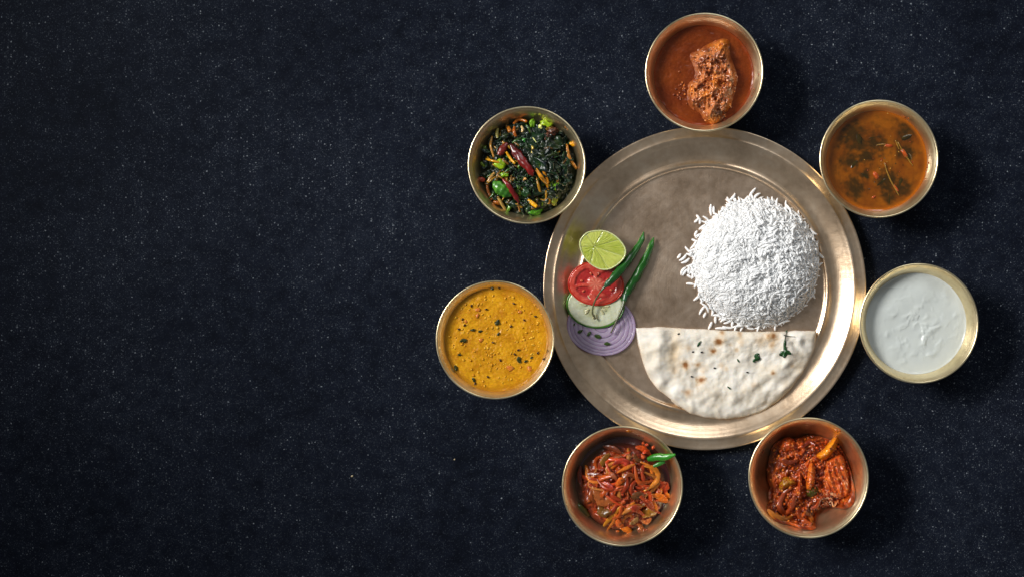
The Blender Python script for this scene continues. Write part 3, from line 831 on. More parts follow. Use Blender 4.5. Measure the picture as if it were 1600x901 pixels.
slices = [([(600, 330), (670, 345), (700, 400), (670, 455), (605, 500)], 19, lin(216, 130, 40)), ([(335, 735), (395, 665), (462, 594)], 20, lin(216, 140, 36)), ([(262, 455), (300, 530), (350, 570), (420, 555)], 40, lin(170, 92, 40)),
    ([(445, 745), (490, 755), (530, 788)], 22, lin(220, 116, 26)), ([(680, 520), (720, 545), (766, 572)], 30, lin(220, 112, 24)), ([(755, 510), (762, 530), (765, 552)], 20, lin(224, 120, 30)), ([(548, 205), (600, 215), (655, 262)], 20, lin(200, 78, 22)),
    ([(325, 335), (345, 285), (378, 250)], 26, lin(136, 88, 24)), ([(395, 325), (440, 300), (490, 310), (500, 370), (470, 440)], 22, lin(176, 56, 34)), ([(590, 370), (600, 430), (560, 490), (510, 515)], 17, lin(170, 64, 30)), ([(595, 670), (640, 640), (690, 650)], 34, lin(176, 116, 30)),
    ([(590, 700), (625, 705), (655, 680)], 16, lin(196, 108, 56)), ([(300, 600), (335, 640), (390, 630)], 34, lin(116, 74, 22)), ([(510, 720), (545, 700), (565, 675)], 18, lin(160, 116, 66)), ([(415, 770), (432, 780), (440, 810)], 18, lin(214, 110, 40)), ([(405, 800), (418, 812), (440, 806)], 12, lin(220, 130, 70)),
    ([(240, 450), (265, 490), (255, 545)], 22, lin(166, 60, 36)), ([(330, 440), (370, 470), (400, 470)], 30, lin(166, 62, 48)), ([(360, 375), (395, 390), (430, 430)], 14, lin(176, 96, 60)), ([(420, 470), (450, 430), (475, 440)], 22, lin(222, 104, 30)), ([(540, 250), (560, 290), (590, 300)], 16, lin(110, 64, 30)),
    ([(205, 440), (250, 390), (310, 380)], 24, lin(120, 44, 20)), ([(180, 330), (175, 400), (185, 470)], 16, lin(104, 36, 16)), ([(330, 200), (400, 215), (460, 250)], 20, lin(110, 48, 22)), ([(430, 230), (480, 260), (530, 270)], 12, lin(150, 90, 50)), ([(540, 560), (550, 530), (600, 520)], 26, lin(110, 66, 32)),
    ([(500, 650), (540, 620), (590, 610)], 26, lin(178, 62, 32)), ([(560, 720), (590, 740), (560, 760)], 14, lin(190, 100, 44)), ([(620, 560), (650, 610), (620, 640)], 26, lin(182, 70, 34)), ([(700, 440), (740, 470), (760, 440)], 34, lin(176, 62, 28)), ([(640, 240), (615, 235), (600, 250)], 15, lin(210, 70, 26)), ([(430, 690), (440, 720), (470, 730)], 24, lin(210, 96, 30))]
for i, (pts, wd, c) in enumerate(slices):
    m_ = MB(); k = wd / 4.288 * 0.95 * S
    tube(m_, [oz(x, y, 0.0028 + 0.0010 * math.sin(i * 1.7 + j)) for j, (x, y) in enumerate(pts)], [k * 0.35, k * 0.9, k * 1.1, k * 0.9, k * 0.3], c, 18, 10, 0.32, 0.35, cn=0.6, seed=i * 1.9, up=(0.4 * math.sin(i), 0.4 * math.cos(i * 2.1), 1))
    m_.build('onion_slice', M_veg, onion_c)
for i in range(58):
    a = rng.uniform(0, 6.28); r = math.sqrt(rng.uniform()) * 225
    x, y = 455 + r * math.cos(a), 480 + r * math.sin(a) * 1.05
    c = [lin(190, 82, 26), lin(216, 118, 36), lin(160, 54, 20), lin(186, 112, 46), lin(206, 76, 30), lin(140, 66, 24)][rng.integers(6)]
    t = rng.uniform(0, 6.28); L_ = rng.uniform(55, 105); bend = rng.normal() * 48; k = rng.uniform(2.0, 4.0) * S
    dx, dy = math.cos(t), math.sin(t)
    m_ = MB()
    tube(m_, [oz(x - L_ * dx, y - L_ * dy, 0.0012), oz(x + bend * dy, y - bend * dx, 0.0026), oz(x + L_ * dx, y + L_ * dy, 0.0010)], [k * 0.4, k, k * 1.1, k * 0.9, k * 0.4], c, 12, 8, 0.4, 0.3, cn=0.5, seed=i * 2.7, up=(0.5 * math.sin(i), 0.5 * math.cos(i * 2.1), 1))
    m_.build('onion_shred', M_veg, onion_c)
tom = [(625, 190, 24), (668, 208, 22), (600, 270, 30), (700, 500, 40), (540, 620, 34), (450, 480, 30), (560, 320, 34), (500, 330, 26), (340, 470, 40), (620, 480, 28), (660, 540, 34), (600, 180, 20), (400, 410, 26), (470, 570, 24), (380, 560, 24), (410, 650, 20), (215, 505, 22), (250, 545, 22), (560, 450, 24), (520, 410, 26), (430, 600, 20), (360, 700, 18), (545, 670, 20), (500, 600, 24), (730, 400, 30), (460, 520, 20), (270, 300, 26), (700, 610, 24), (300, 400, 20)]
for i, (x, y, s_) in enumerate(tom[:3] + tom[3::2]):
    m_ = MB(); p = oz(x, y, 0.0010)
    lump(m_, p, s_ / 7.5 * S, s_ / 9.5 * S, s_ / 12 * S, i * 1.1, mixc(lin(186, 46, 14), lin(216, 90, 30), (i * 0.37) % 1), 3, 0.5, 2.0, i * 3.3, lin(220, 100, 52), tilt=0.3)
    m_.build('tomato_piece', M_wet, onion_c)
opoly = [(ocx + 62 * math.cos(a), ocy + 64 * math.sin(a)) for a in np.linspace(0, 6.283, 25)[:-1]]
m_ = scatter_granules(opoly, lambda x, y, d: on_h0(x, y), 110, 0.7, 1.7, [lin(176, 64, 24), lin(200, 86, 32), lin(140, 40, 16), lin(214, 116, 44)], lift=2.0)
m_.build('masala_bits', M_wet, onion_c, kind='stuff')
def pod(pts, radii, c, c2, label, group, seed=0, flat=0.8, wr=0.15):
    m_ = MB(); tube(m_, pts, radii, c, 30, 14, flat, wr, col2=c2, cn=0.25, seed=seed)
    return m_.build('green_chilli_piece', M_chilli, label=label, cat='chilli', group=group)
gg = 'green chilli pieces in the onion curry'
rz_ = lambda x, y, z: W(*q(x, y), z)
pod([rz_(632, 288, .037), rz_(690, 272, .0405), rz_(750, 272, .0445), rz_(816, 256, .0485)], [3.4 * S, 5.6 * S, 5.8 * S, 4.6 * S, 1.6 * S], lin(28, 112, 20), lin(60, 150, 36), 'shiny bright green chilli piece resting against the right rim of the onion curry bowl', gg, 1, 0.7)
pod([rz_(668, 334, .037), rz_(705, 318, .038), rz_(745, 300, .0385)], [2.0 * S, 3.6 * S, 2.8 * S], lin(40, 120, 36), lin(60, 140, 50), 'shorter green chilli scrap just below the bright green one', gg, 2, 0.6)
pod([rz_(138, 585, .027), rz_(185, 622, .0265), rz_(240, 668, .0255)], [3.0 * S, 6.2 * S, 5.6 * S, 2.0 * S], lin(62, 84, 14), lin(96, 66, 16), 'olive green chilli piece at the left wall of the onion curry bowl', gg, 3, 0.6)

# ------------------------------------------------------------------ chunky red masala
q = crop(1155, 640, 4.288)
def q_(l): return [q(*p) for p in l]
mpoly = q_([(215, 260), (280, 200), (380, 185), (480, 168), (590, 190), (660, 230), (705, 300), (745, 420), (755, 560), (700, 640), (590, 650), (520, 680), (495, 765), (420, 775), (330, 750), (235, 720), (185, 650), (215, 560), (185, 440)])
MPn = np.array(smooth_poly(mpoly, 120))
bx_, by_, bs_ = BO['masala']
def bowl_floor(x, y):
    p = W(x, y, 0.012)
    r = math.hypot(p.x - bx_, p.y - by_) / bs_ * 1000
    for (r0, z0), (r1, z1) in zip(INN, INN[1:]):
        if r <= r1: return (z0 + (z1 - z0) * (r - r0) / (r1 - r0)) / 1000
    return 0.043
def ms_h(x, y, d):
    fl = bowl_floor(x, y)
    b = math.sqrt(max(0, 1 - (1 - min(d / 22, 1)) ** 2))
    h = 0.008 + 0.018 * b
    h += min(d / 8, 1) * (0.0045 * FB(x, y, 61.0, 0.06) + 0.003 * FB(x, y, 62.0, 0.16))
    return max(h, fl + 0.0016 + 0.003 * FB(x, y, 62.5, 0.11) * min(d / 6, 1))
def ms_c(x, y, d):
    a = FB(x, y, 63.0, 0.07); b = FB(x, y, 64.0, 0.25)
    return mixc(lin(100, 28, 6), lin(206, 88, 22), 0.5 + 0.8 * a + 0.5 * b)
mas = thing('red_masala', (bx_, by_, 0.004), 'coarse red onion masala heaped in the lower right bowl', 'curry')
m_ = MB(); slab(m_, mpoly, lambda x, y: bowl_floor(x, y) + 0.0002, ms_h, ms_c, 180, 46, cap=False)
m_.build('masala_bed', M_wet, mas)
gcols = [lin(186, 70, 16), lin(212, 96, 26), lin(140, 44, 12), lin(224, 124, 40), lin(120, 34, 10)]
m_ = scatter_granules(mpoly, ms_h, 800, 0.9, 3.0, gcols, lift=1.0)
m_.build('masala_grains', M_wet, mas, kind='stuff')
def hz(x, y, e): 
    X, Y = q(x, y); d = float(edge_dist(MPn, np.array([[X, Y]]))[0])
    return W(X, Y, ms_h(X, Y, d) + e)
def chunk(poly, zb, ht, c1, c2, name, label, cat, mat=M_wet, rib=0.0, gran=0, rd=7, grp='pieces in the red masala'):
    P_ = q_(poly); cx_, cy_ = np.array(P_).mean(0)
    def hf(x, y, d):
        e = math.sqrt(max(0, 1 - (1 - min(d / rd, 1)) ** 2))
        r_ = rib * math.sin((x * 0.94 + y * -0.34) * 0.75 + 2.0 * N(x, y, 7, 0.06)) * min(d / 5, 1)
        return zb + (ht - zb) * e + min(d / 4, 1) * (r_ + 0.0012 * FB(x, y, 66.0, 0.13))
    def cf(x, y, d): return mixc(c1, c2, 0.5 + 0.7 * FB(x, y, 67.0, 0.1) + 0.4 * FB(x, y, 68, 0.3))
    t = thing(name, W(cx_, cy_, zb), label, cat, grp)
    m1 = MB(); slab(m1, P_, zb, hf, cf, 110, 26); m1.build('flesh', mat, t)
    if gran:
        m2 = scatter_granules(P_, hf, gran, 0.9, 2.2, gcols + [lin(206, 110, 46)], dmin=0.5); m2.build('masala_coating', M_wet, t, kind='stuff')
    return t
chunk([(585, 350), (640, 305), (692, 300), (720, 400), (750, 545), (735, 580), (660, 590), (590, 560), (565, 470)], 0.018, 0.0335, lin(176, 58, 16), lin(232, 116, 40), 'meat_piece', 'largest fibrous meat piece at the right of the red masala', 'meat', rib=0.0011, gran=110)
chunk([(560, 560), (640, 580), (735, 575), (720, 630), (640, 655), (585, 620)], 0.012, 0.022, lin(110, 34, 14), lin(170, 76, 34), 'meat_piece', 'thin meat layer under the largest piece of the red masala', 'meat', rib=0.0006, gran=40)
chunk([(515, 300), (560, 262), (610, 205), (655, 168), (664, 205), (640, 270), (590, 330), (540, 335)], 0.020, 0.0365, lin(232, 128, 14), lin(240, 150, 26), 'potato_wedge', 'pointed orange wedge at the top right of the red masala', 'vegetable', mat=M_veg, gran=16, rd=9)
chunk([(265, 230), (300, 185), (350, 185), (388, 225), (378, 275), (320, 290), (270, 270)], 0.016, 0.0315, lin(184, 60, 12), lin(222, 96, 24), 'vegetable_chunk', 'rounded orange red chunk at the top left of the red masala', 'vegetable', gran=30, rd=14)
chunk([(272, 480), (300, 445), (345, 450), (388, 488), (360, 512), (290, 540), (265, 520)], 0.020, 0.0325, lin(156, 100, 14), lin(176, 118, 22), 'pepper_wedge', 'olive yellow pepper wedge left of centre in the red masala', 'vegetable', mat=M_veg, gran=14, rd=9)
chunk([(440, 540), (462, 505), (515, 500), (543, 535), (535, 575), (495, 596), (450, 580)], 0.018, 0.0325, lin(66, 62, 16), lin(84, 76, 22), 'pepper_chunk', 'rounded dark olive pepper chunk at the middle of the red masala', 'vegetable', mat=M_veg, gran=8, rd=12)
chunk([(455, 410), (470, 358), (500, 355), (512, 420), (505, 500), (480, 540), (445, 520)], 0.022, 0.0355, lin(212, 88, 20), lin(238, 134, 40), 'vegetable_strip', 'upright orange strip leading down to the dark olive chunk', 'vegetable', gran=22, rd=8)
chunk([(395, 420), (415, 410), (425, 500), (420, 580), (395, 600), (375, 560), (390, 490)], 0.022, 0.034, lin(164, 50, 18), lin(206, 92, 34), 'vegetable_strip', 'red coated strip left of the upright orange strip', 'vegetable', gran=40, rd=7)
# the curled onion petal lower left and others
for i, (pts, wd, c) in enumerate([([(350, 520), (300, 560), (270, 640), (310, 690), (360, 640), (370, 570)], 36, lin(150, 62, 26)), ([(190, 665), (235, 705), (300, 730), (355, 715)], 40, lin(184, 106, 30)), ([(385, 690), (430, 740), (485, 765)], 40, lin(160, 66, 22)), ([(545, 590), (520, 640), (480, 665)], 26, lin(170, 66, 26)), ([(205, 600), (215, 540), (255, 500)], 30, lin(150, 54, 20)), ([(420, 250), (470, 215), (510, 235)], 30, lin(140, 48, 22)), ([(290, 330), (330, 350), (380, 340)], 34, lin(130, 50, 20)), ([(440, 680), (480, 720), (490, 760)], 30, lin(176, 92, 28)), ([(620, 610), (635, 640), (660, 610)], 14, lin(190, 110, 60))]):
    m_ = MB(); k = wd / 4.288 * 0.5 * S
    tube(m_, [hz(x, y, 0.003) for x, y in pts], [k * 0.5, k, k, k * 0.5], c, 24, 10, 0.5, 0.3, cn=0.5, seed=i * 2.9)
    m_.build('onion_petal', M_wet, mas)

# ------------------------------------------------------------------ rice
RX, RY, RR = 1180.0, 411.0, 97.5
rb = 0.0017
def dome(x, y):
    an = math.atan2(y - RY, x - RX)
    u = math.hypot((x - RX) / RR, (y - RY) / RR) / (1 + 0.035 * N(math.cos(an) * 1.6, math.sin(an) * 1.6, 72.0) + 0.02 * N(math.cos(an) * 5, math.sin(an) * 5, 73.0))
    if u >= 1: return rb
    return rb + 0.029 * (1 - u ** 3.0) ** 0.66 + (0.0026 * FB(x, y, 71.0, 0.03) + 0.0018 * FB(x, y, 74.0, 0.09)) * (1 - u ** 4)
rice = thing('rice_mound', W(RX, RY, rb), 'domed mound of white long-grain rice on the bronze plate', 'rice')
rpoly = [(RX + RR * 0.97 * math.cos(a), RY + RR * 0.97 * math.sin(a)) for a in np.linspace(0, 2 * math.pi, 61)[:-1]]
m_ = MB()
v = []; f = []
NR, NS = 26, 96
for i in range(NR + 1):
    for j in range(NS):
        a = 2 * math.pi * j / NS; u = math.sin(i / NR * math.pi / 2) * RR * 0.985
        x, y = RX + u * math.cos(a), RY + u * math.sin(a)
        v.append(W(x, y, max(dome(x, y) - 0.0007, rb)))
for i in range(NR):
    for j in range(NS):
        j2 = (j + 1) % NS
        f.append((i * NS + j, i * NS + j2, (i + 1) * NS + j2, (i + 1) * NS + j))
m_.add(v, [t[::-1] for t in f], (0.8, 0.8, 0.8))
m_.build('packed_core', M_rice, rice)
def grain_mesh(L_, r, bend, seg=6, n=6):
    """a cooked basmati grain along x"""
    v = []; f = []
    for i in range(n + 1):
        t = i / n; x = (t - 0.5) * L_
        rr = r * max(0.28, math.sin(math.pi * (0.06 + 0.88 * t)) ** 0.45)
        zc = -bend * (2 * t - 1) ** 2
        for j in range(seg):
            a = 2 * math.pi * j / seg
            v.append((x, rr * math.cos(a) + zc, rr * 0.85 * math.sin(a)))
    for i in range(n):
        for j in range(seg):
            k = (j + 1) % seg
            f.append((i * seg + j, (i + 1) * seg + j, (i + 1) * seg + k, i * seg + k))
    f.append(tuple(range(seg))); f.append(tuple(n * seg + j for j in range(seg))[::-1])
    return v, f
GV = [grain_mesh(l * S, r * S, b * S) for l, r, b in ((18, 2.15, 0.8), (15, 2.2, 1.8), (19, 2.05, 1.4), (13, 2.2, 0.4), (17.5, 2.0, 2.6), (9, 2.1, 0.2))]
GME = []
for v, f in GV:
    mg = MB(); mg.add(v, f, (0.85, 0.85, 0.85)); me = mg.mesh('rice_grain'); me.materials.append(M_rice); GME.append(me)
grains = []
NG = 3600
for i in range(NG):
    a = rng.uniform(0, 2 * math.pi)
    u = rng.uniform() ** 0.5
    u = math.sin(u * math.pi / 2 * 0.99) if rng.uniform() < 0.5 else u
    x, y = RX + u * RR * math.cos(a), RY + u * RR * math.sin(a)
    e = 1.5
    p = W(x, y, dome(x, y))
    if u > 0.96: p.z = rb + rng.uniform(0.0006, 0.006)
    zx = (dome(x + e, y) - dome(x - e, y)) / (2 * e * S); zy = -(dome(x, y + e) - dome(x, y - e)) / (2 * e * S)
    nrm = Vector((-zx, -zy, 1)).normalized()
    loose = sst(-0.5, 0.35, (x - RX) / RR * 0.9 - (y - RY) / RR * 0.15)
    tilt = rng.normal() * (0.05 + 0.17 * loose)
    tilt *= 0.25 + 0.75 * sst(0.3, 0.8, nrm.z)
    t0 = nrm.orthogonal().normalized()
    t0 = Matrix.Rotation(rng.uniform(0, 6.283), 3, nrm) @ t0
    b0 = nrm.cross(t0)
    t1 = (t0 * math.cos(tilt) + nrm * math.sin(tilt)).normalized()
    n1 = t1.cross(b0).normalized()
    off = rng.uniform(-0.0015, -0.0006) * (1 - loose) + rng.uniform(-0.0012, 0.0010) * loose
    Rm = Matrix((t1, b0, n1)).transposed()
    pos = p + nrm * off
    k = rng.integers(6)
    sc_ = rng.uniform(0.8, 1.08) * (0.86 if loose < 0.3 else 1.0)
    if i % 30 == 0:   # slumped grains lying round the foot of the mound
        a2 = rng.uniform(0, 6.283); rr2 = RR * rng.uniform(0.97, 1.05)
        x, y = RX + rr2 * math.cos(a2), RY + rr2 * math.sin(a2)
        pos = W(x, y, rb + rng.uniform(0.0010, 0.0035)); t3 = -a2 + 1.57 + rng.normal() * 0.7; el = rng.normal() * 0.12
        t1 = Vector((math.cos(t3) * math.cos(el), math.sin(t3) * math.cos(el), math.sin(el))); b0 = Vector((-math.sin(t3), math.cos(t3), 0)); n1 = t1.cross(b0)
        Rm = Matrix((t1, b0, n1)).transposed(); off = 0
    grains.append((off + (0.002 if nrm.z > 0.6 else 0) , pos, Rm, k, sc_))
grains.sort(key=lambda g: -g[0])
for off, pos, Rm, k, sc_ in grains[:300]:
    o = bpy.data.objects.new('grain', GME[k]); link(o, rice)
    o.matrix_local = Matrix.Translation(pos - rice.location) @ Rm.to_4x4() @ Matrix.Scale(sc_, 4)
m_ = MB()
for off, pos, Rm, k, sc_ in grains[300:]:
    V, F = GV[k]
    m_.add([pos + Rm @ (Vector(p) * sc_) for p in V], F, (0.85, 0.85, 0.85))
m_.build('grain_mass', M_rice, rice, kind='stuff')
q = crop(1050, 290, 3.916)
loose = [(490, 42, 2.2, 0), (515, 62, 2.4, 1), (500, 82, 0.1, 3), (372, 75, 2.3, 1), (352, 105, 1.3, 2), (390, 100, 0.9, 0), (236, 150, 1.55, 0), (255, 152, 1.5, 3), (165, 200, 1.0, 3), (150, 215, 2.4, 5), (172, 220, 1.7, 5), (146, 292, 2.0, 5), (136, 336, 0.4, 5), (105, 402, 0.7, 2), (70, 445, 2.4, 1), (44, 432, 2.2, 5), (85, 465, 2.6, 1), (64, 520, 2.1, 1), (78, 530, 2.2, 3), (102, 515, 1.7, 3), (106, 555, 0.6, 5), (112, 600, 0.1, 3), (160, 680, 2.4, 0), (185, 755, 2.2, 2), (200, 790, 2.0, 5), (266, 815, 1.6, 3), (235, 855, 2.0, 3), (300, 870, 0.05, 0), (345, 832, 2.6, 1), (345, 868, 0.1, 2), (432, 862, 2.1, 0), (480, 872, 0.2, 3), (320, 815, 2.3, 1), (120, 430, 0.5, 0), (190, 700, 2.2, 3)]
for i, (x, y, a, k) in enumerate(loose):
    X, Y = q(x, y)
    o = bpy.data.objects.new('rice_grain', GME[k]); link(o)
    o.location = W(X, Y, plate_z(X, Y) + 0.0013)
    o.rotation_euler = (rng.uniform(0, 6), rng.normal() * 0.05, a if a < 1.58 else a)
    o.rotation_euler = (0 if i % 2 else 3.14, 0, -a + (math.pi if i % 3 else 0))
    side = 'above the mound, toward the plate ridge' if Y < 325 else 'left of the mound, on the upper side' if Y < 380 else 'directly left of the mound' if Y < 455 else 'between the mound and the flatbread'
    o['label'] = 'loose grain of white rice ' + side; o['category'] = 'rice grain'; o['group'] = 'loose rice grains around the mound'

# ------------------------------------------------------------------ flatbread
q = crop(985, 500, 5.333)
npoly = q_([(45, 60), (140, 64), (240, 52), (440, 66), (640, 76), (1000, 94), (1280, 90), (1550, 85), (1548, 170), (1530, 250), (1460, 400), (1340, 570), (1210, 690), (1070, 770), (960, 800), (870, 810), (750, 822), (600, 806), (500, 775), (420, 725), (330, 650), (215, 565), (150, 470), (110, 375), (60, 180)])
def dense_poly(poly, step=2.2):
    out = []
    for (x0, y0), (x1, y1) in zip(poly, poly[1:] + poly[:1]):
        n = max(1, int(math.hypot(x1 - x0, y1 - y0) / step))
        for i in range(n): out.append((x0 + (x1 - x0) * i / n, y0 + (y1 - y0) * i / n))
    # soften, keeping the two corners of the fold
    P_ = np.array(out)
    for _ in range(6):
        Q = 0.25 * np.roll(P_, 1, 0) + 0.5 * P_ + 0.25 * np.roll(P_, -1, 0)
        keep = (np.hypot(P_[:, 0] - 993.5, P_[:, 1] - 511) < 4) | (np.hypot(P_[:, 0] - 1275.5, P_[:, 1] - 516) < 4)
        Q[keep] = P_[keep]; P_ = Q
    out = []
    for i, (x, y) in enumerate(P_):
        g = 1.2 * FB(x, y, 81.0, 0.07) if y > 525 else 1.1 * FB(x, y, 82.0, 0.035)
        out.append((x, y + g))
    return out
NP = dense_poly(npoly)
spots = [q(*p) + (r, k) for p, r, k in [((740, 175), 8, 1), ((690, 258), 6.5, .95), ((460, 368), 7, 1), ((560, 370), 5, .8), ((590, 495), 7, 1), ((480, 600), 7, .75), ((1190, 130), 8.5, .95), ((1150, 128), 5, .8), ((1180, 205), 7, .7), ((1085, 165), 9, .5), ((910, 108), 5, .7), ((765, 98), 5, .8), ((885, 245), 4, .6), ((490, 230), 5.5, .5), ((1190, 440), 4, .9), ((1345, 378), 4, .6), ((755, 370), 5, .45), ((800, 405), 4, .5), ((1030, 535), 5, .4), ((605, 410), 6, .4), ((930, 180), 6, .4), ((375, 420), 7, .3), ((830, 205), 3, .5)]]
def gs(x, y, cx, cy, sx, sy, rot=0.0):
    c, s = math.cos(rot), math.sin(rot)
    u = ((x - cx) * c + (y - cy) * s) / sx; v_ = (-(x - cx) * s + (y - cy) * c) / sy
    return math.exp(-(u * u + v_ * v_))
def na_h(x, y, d):
    e = math.sqrt(max(0, 1 - (1 - min(d / 14, 1)) ** 2))
    big = FB(x, y, 83.0, 0.024, 2); mid = FB(x + 6 * N(x, y, 4, 0.03), y, 84.0, 0.055, 2); sm = FB(x, y, 85.0, 0.17, 2)
    pf = max(0, N(x + 8 * N(x, y, 5, 0.04), y + 8 * N(x, y, 6, 0.04), 88.0, 0.045))
    h = 0.0104 + 0.0026 * big + 0.0013 * mid + 0.0032 * pf + 0.0003 * sm
    h += 0.0026 * gs(x, y, 1031, 548, 9, 55, 0.06)            # raised lip left of the flat patch
    h -= 0.0030 * gs(x, y, 1054, 552, 10, 30, 0.05)           # flat tan hollow
    h -= 0.0022 * gs(x, y, 1003, 520, 11, 26, -0.15)          # thin left corner
    h += 0.0028 * gs(x, y, 1165, 612, 44, 10, -0.55) + 0.0026 * gs(x, y, 1207, 582, 40, 10, -0.6) + 0.002 * gs(x, y, 1120, 610, 30, 10, -0.35)
    h -= 0.0024 * gs(x, y, 1232, 590, 30, 7, -0.75) + 0.0022 * gs(x, y, 1190, 602, 26, 6, -0.6) + 0.002 * gs(x, y, 1180, 640, 26, 6, -0.4)
    h -= 0.0028 * gs(x, y, 1240, 535, 24, 5, 0.9) + 0.002 * gs(x, y, 1262, 545, 24, 6, 1.2)
    h += 0.0024 * gs(x, y, 1190, 528, 26, 14, 0) + 0.0018 * gs(x, y, 1250, 528, 8, 16, 0.3)
    h -= 0.0015 * gs(x, y, 1085, 575, 40, 24, 0.3)
    h = max(h, 0.0045)
    return 0.0022 + (h - 0.0012) * (0.30 + 0.70 * e)
def na_c(x, y, d):
    a = FB(x, y, 86.0, 0.03); b = FB(x, y, 87.0, 0.09)
    c = mixc(lin(216, 204, 184), lin(236, 231, 221), 0.55 + 0.7 * a + 0.3 * b)
    c = mixc(c, lin(214, 184, 140), 0.65 * gs(x, y, 1053, 552, 9, 30, 0.05) + 0.3 * gs(x, y, 1245, 598, 22, 16, -0.7) + 0.25 * gs(x, y, 1250, 572, 22, 10, 0.9))
    for sx, sy, r, k in spots:
        if abs(x - sx) > 3 * r or abs(y - sy) > 3 * r: continue
        g = 1 + 0.9 * N(x, y, sx, 0.13) + 0.5 * N(x, y, sy, 0.35)
        g = max(g, 0.25)
        t = math.exp(-(((x - sx) ** 2 + (y - sy) ** 2) / (r * r * 0.9) * g) ** 1.1)
        c = mixc(c, mixc(lin(204, 168, 120), lin(140, 88, 42), sst(0.4, 1.0, t * k)), min(1, 1.15 * t * k))
    return c
naan = thing('folded_flatbread', W(1135, 570, 0.0018), 'half-moon folded naan flatbread with brown blisters on the plate', 'bread')
m_ = MB(); slab(m_, NP, 0.0042, na_h, na_c, len(NP), 74, smooth=False, centre=(1135, 568))
m_.build('top_layer', M_naan, naan)
LP = []
for x, y in NP:
    if y > 530:
        k = 1.012 + 0.010 * N(x, y, 5, 0.05) if 1050 < x < 1170 else 1.0
        LP.append((1135 + (x - 1135) * k, 560 + (y - 560) * k))
    else: LP.append((1135 + (x - 1135) * 0.995, y + 0.8))
m_ = MB(); slab(m_, LP, lambda x, y: plate_z(x, y) + 0.0001 if y < 640 else 0.0030, lambda x, y, d: 0.0042 if d > 5 else 0.0030 + 0.0012 * math.sqrt(d / 5), lambda x, y, d: mixc(lin(220, 206, 184), lin(236, 228, 214), 0.5 + FB(x, y, 3, 0.06)), len(LP), 12, smooth=False, centre=(1135, 568))
m_.build('bottom_layer', M_naan, naan)
NPa = np.array(NP)
def nz(px_, py_, e=0.0):
    d = float(edge_dist(NPa, np.array([[px_, py_]]))[0]); return W(px_, py_, na_h(px_, py_, d) + e)
for i, (x, y, a) in enumerate([(402, 112, 0.3), (522, 262, 0.3), (594, 264, 0.4), (703, 397, -0.2), (975, 433, -0.1), (512, 468, 0.0)]):
    m_ = MB(); X, Y = q(x, y)
    lump(m_, nz(X, Y, 0.0004), 2.1 * S, 1.3 * S, 1.1 * S, a, lin(22, 18, 16), 2, 0.1, 1, i)
    m_.build('nigella_seed', M_matte, naan)
def herb(loc, label, shapes, stems=(), grp='coriander bits on the flatbread'):
    t = thing('coriander_leaf', nz(*loc), label, 'herb', grp)
    for i, (x, y, L_, wd, a) in enumerate(shapes):
        m1 = MB(); X, Y = q(x, y)
        patch(m1, nz(X, Y, 0.0008), L_ / 5.333 * S, wd / 5.333 * S, a, lin(26, 56, 22), 6, 0.3, i * 2.2 + x, 0.0003, lin(38, 84, 40)); m1.build('leaflet', M_leaf, t)
    for pts in stems:
        m1 = MB(); tube(m1, [nz(*q(*p), 0.0008) for p in pts], [0.55 * S, 0.6 * S, 0.45 * S], lin(44, 44, 22), 10, 6); m1.build('stem', M_leaf, t)
herb(q(1290, 250), 'coriander leaf with a long stem near the right end of the flatbread', [(1266, 276, 56, 40, 0.5), (1314, 268, 56, 38, -0.5), (1290, 244, 60, 34, 1.5), (1286, 290, 44, 36, 1.2), (1286, 200, 90, 24, 1.5), (1300, 95, 34, 14, 1.2)], [[(1288, 170), (1292, 130), (1305, 88)], [(1278, 122), (1320, 132), (1372, 136)]])
herb(q(1050, 308), 'small rounded coriander leaf right of centre on the flatbread', [(1056, 296, 50, 48, 1.2), (1058, 322, 52, 34, 0.2), (1030, 335, 30, 24, 1.0)])
herb(q(570, 195), 'narrow green herb sliver near the top left of the flatbread', [(572, 195, 56, 18, 1.0)])
herb(q(822, 562), 'tiny green herb sliver low at the middle of the flatbread', [(822, 562, 36, 14, -0.7)])
herb(q(898, 335), 'tiny green herb sliver left of the rounded coriander leaf', [(898, 335, 34, 12, -1.0)])

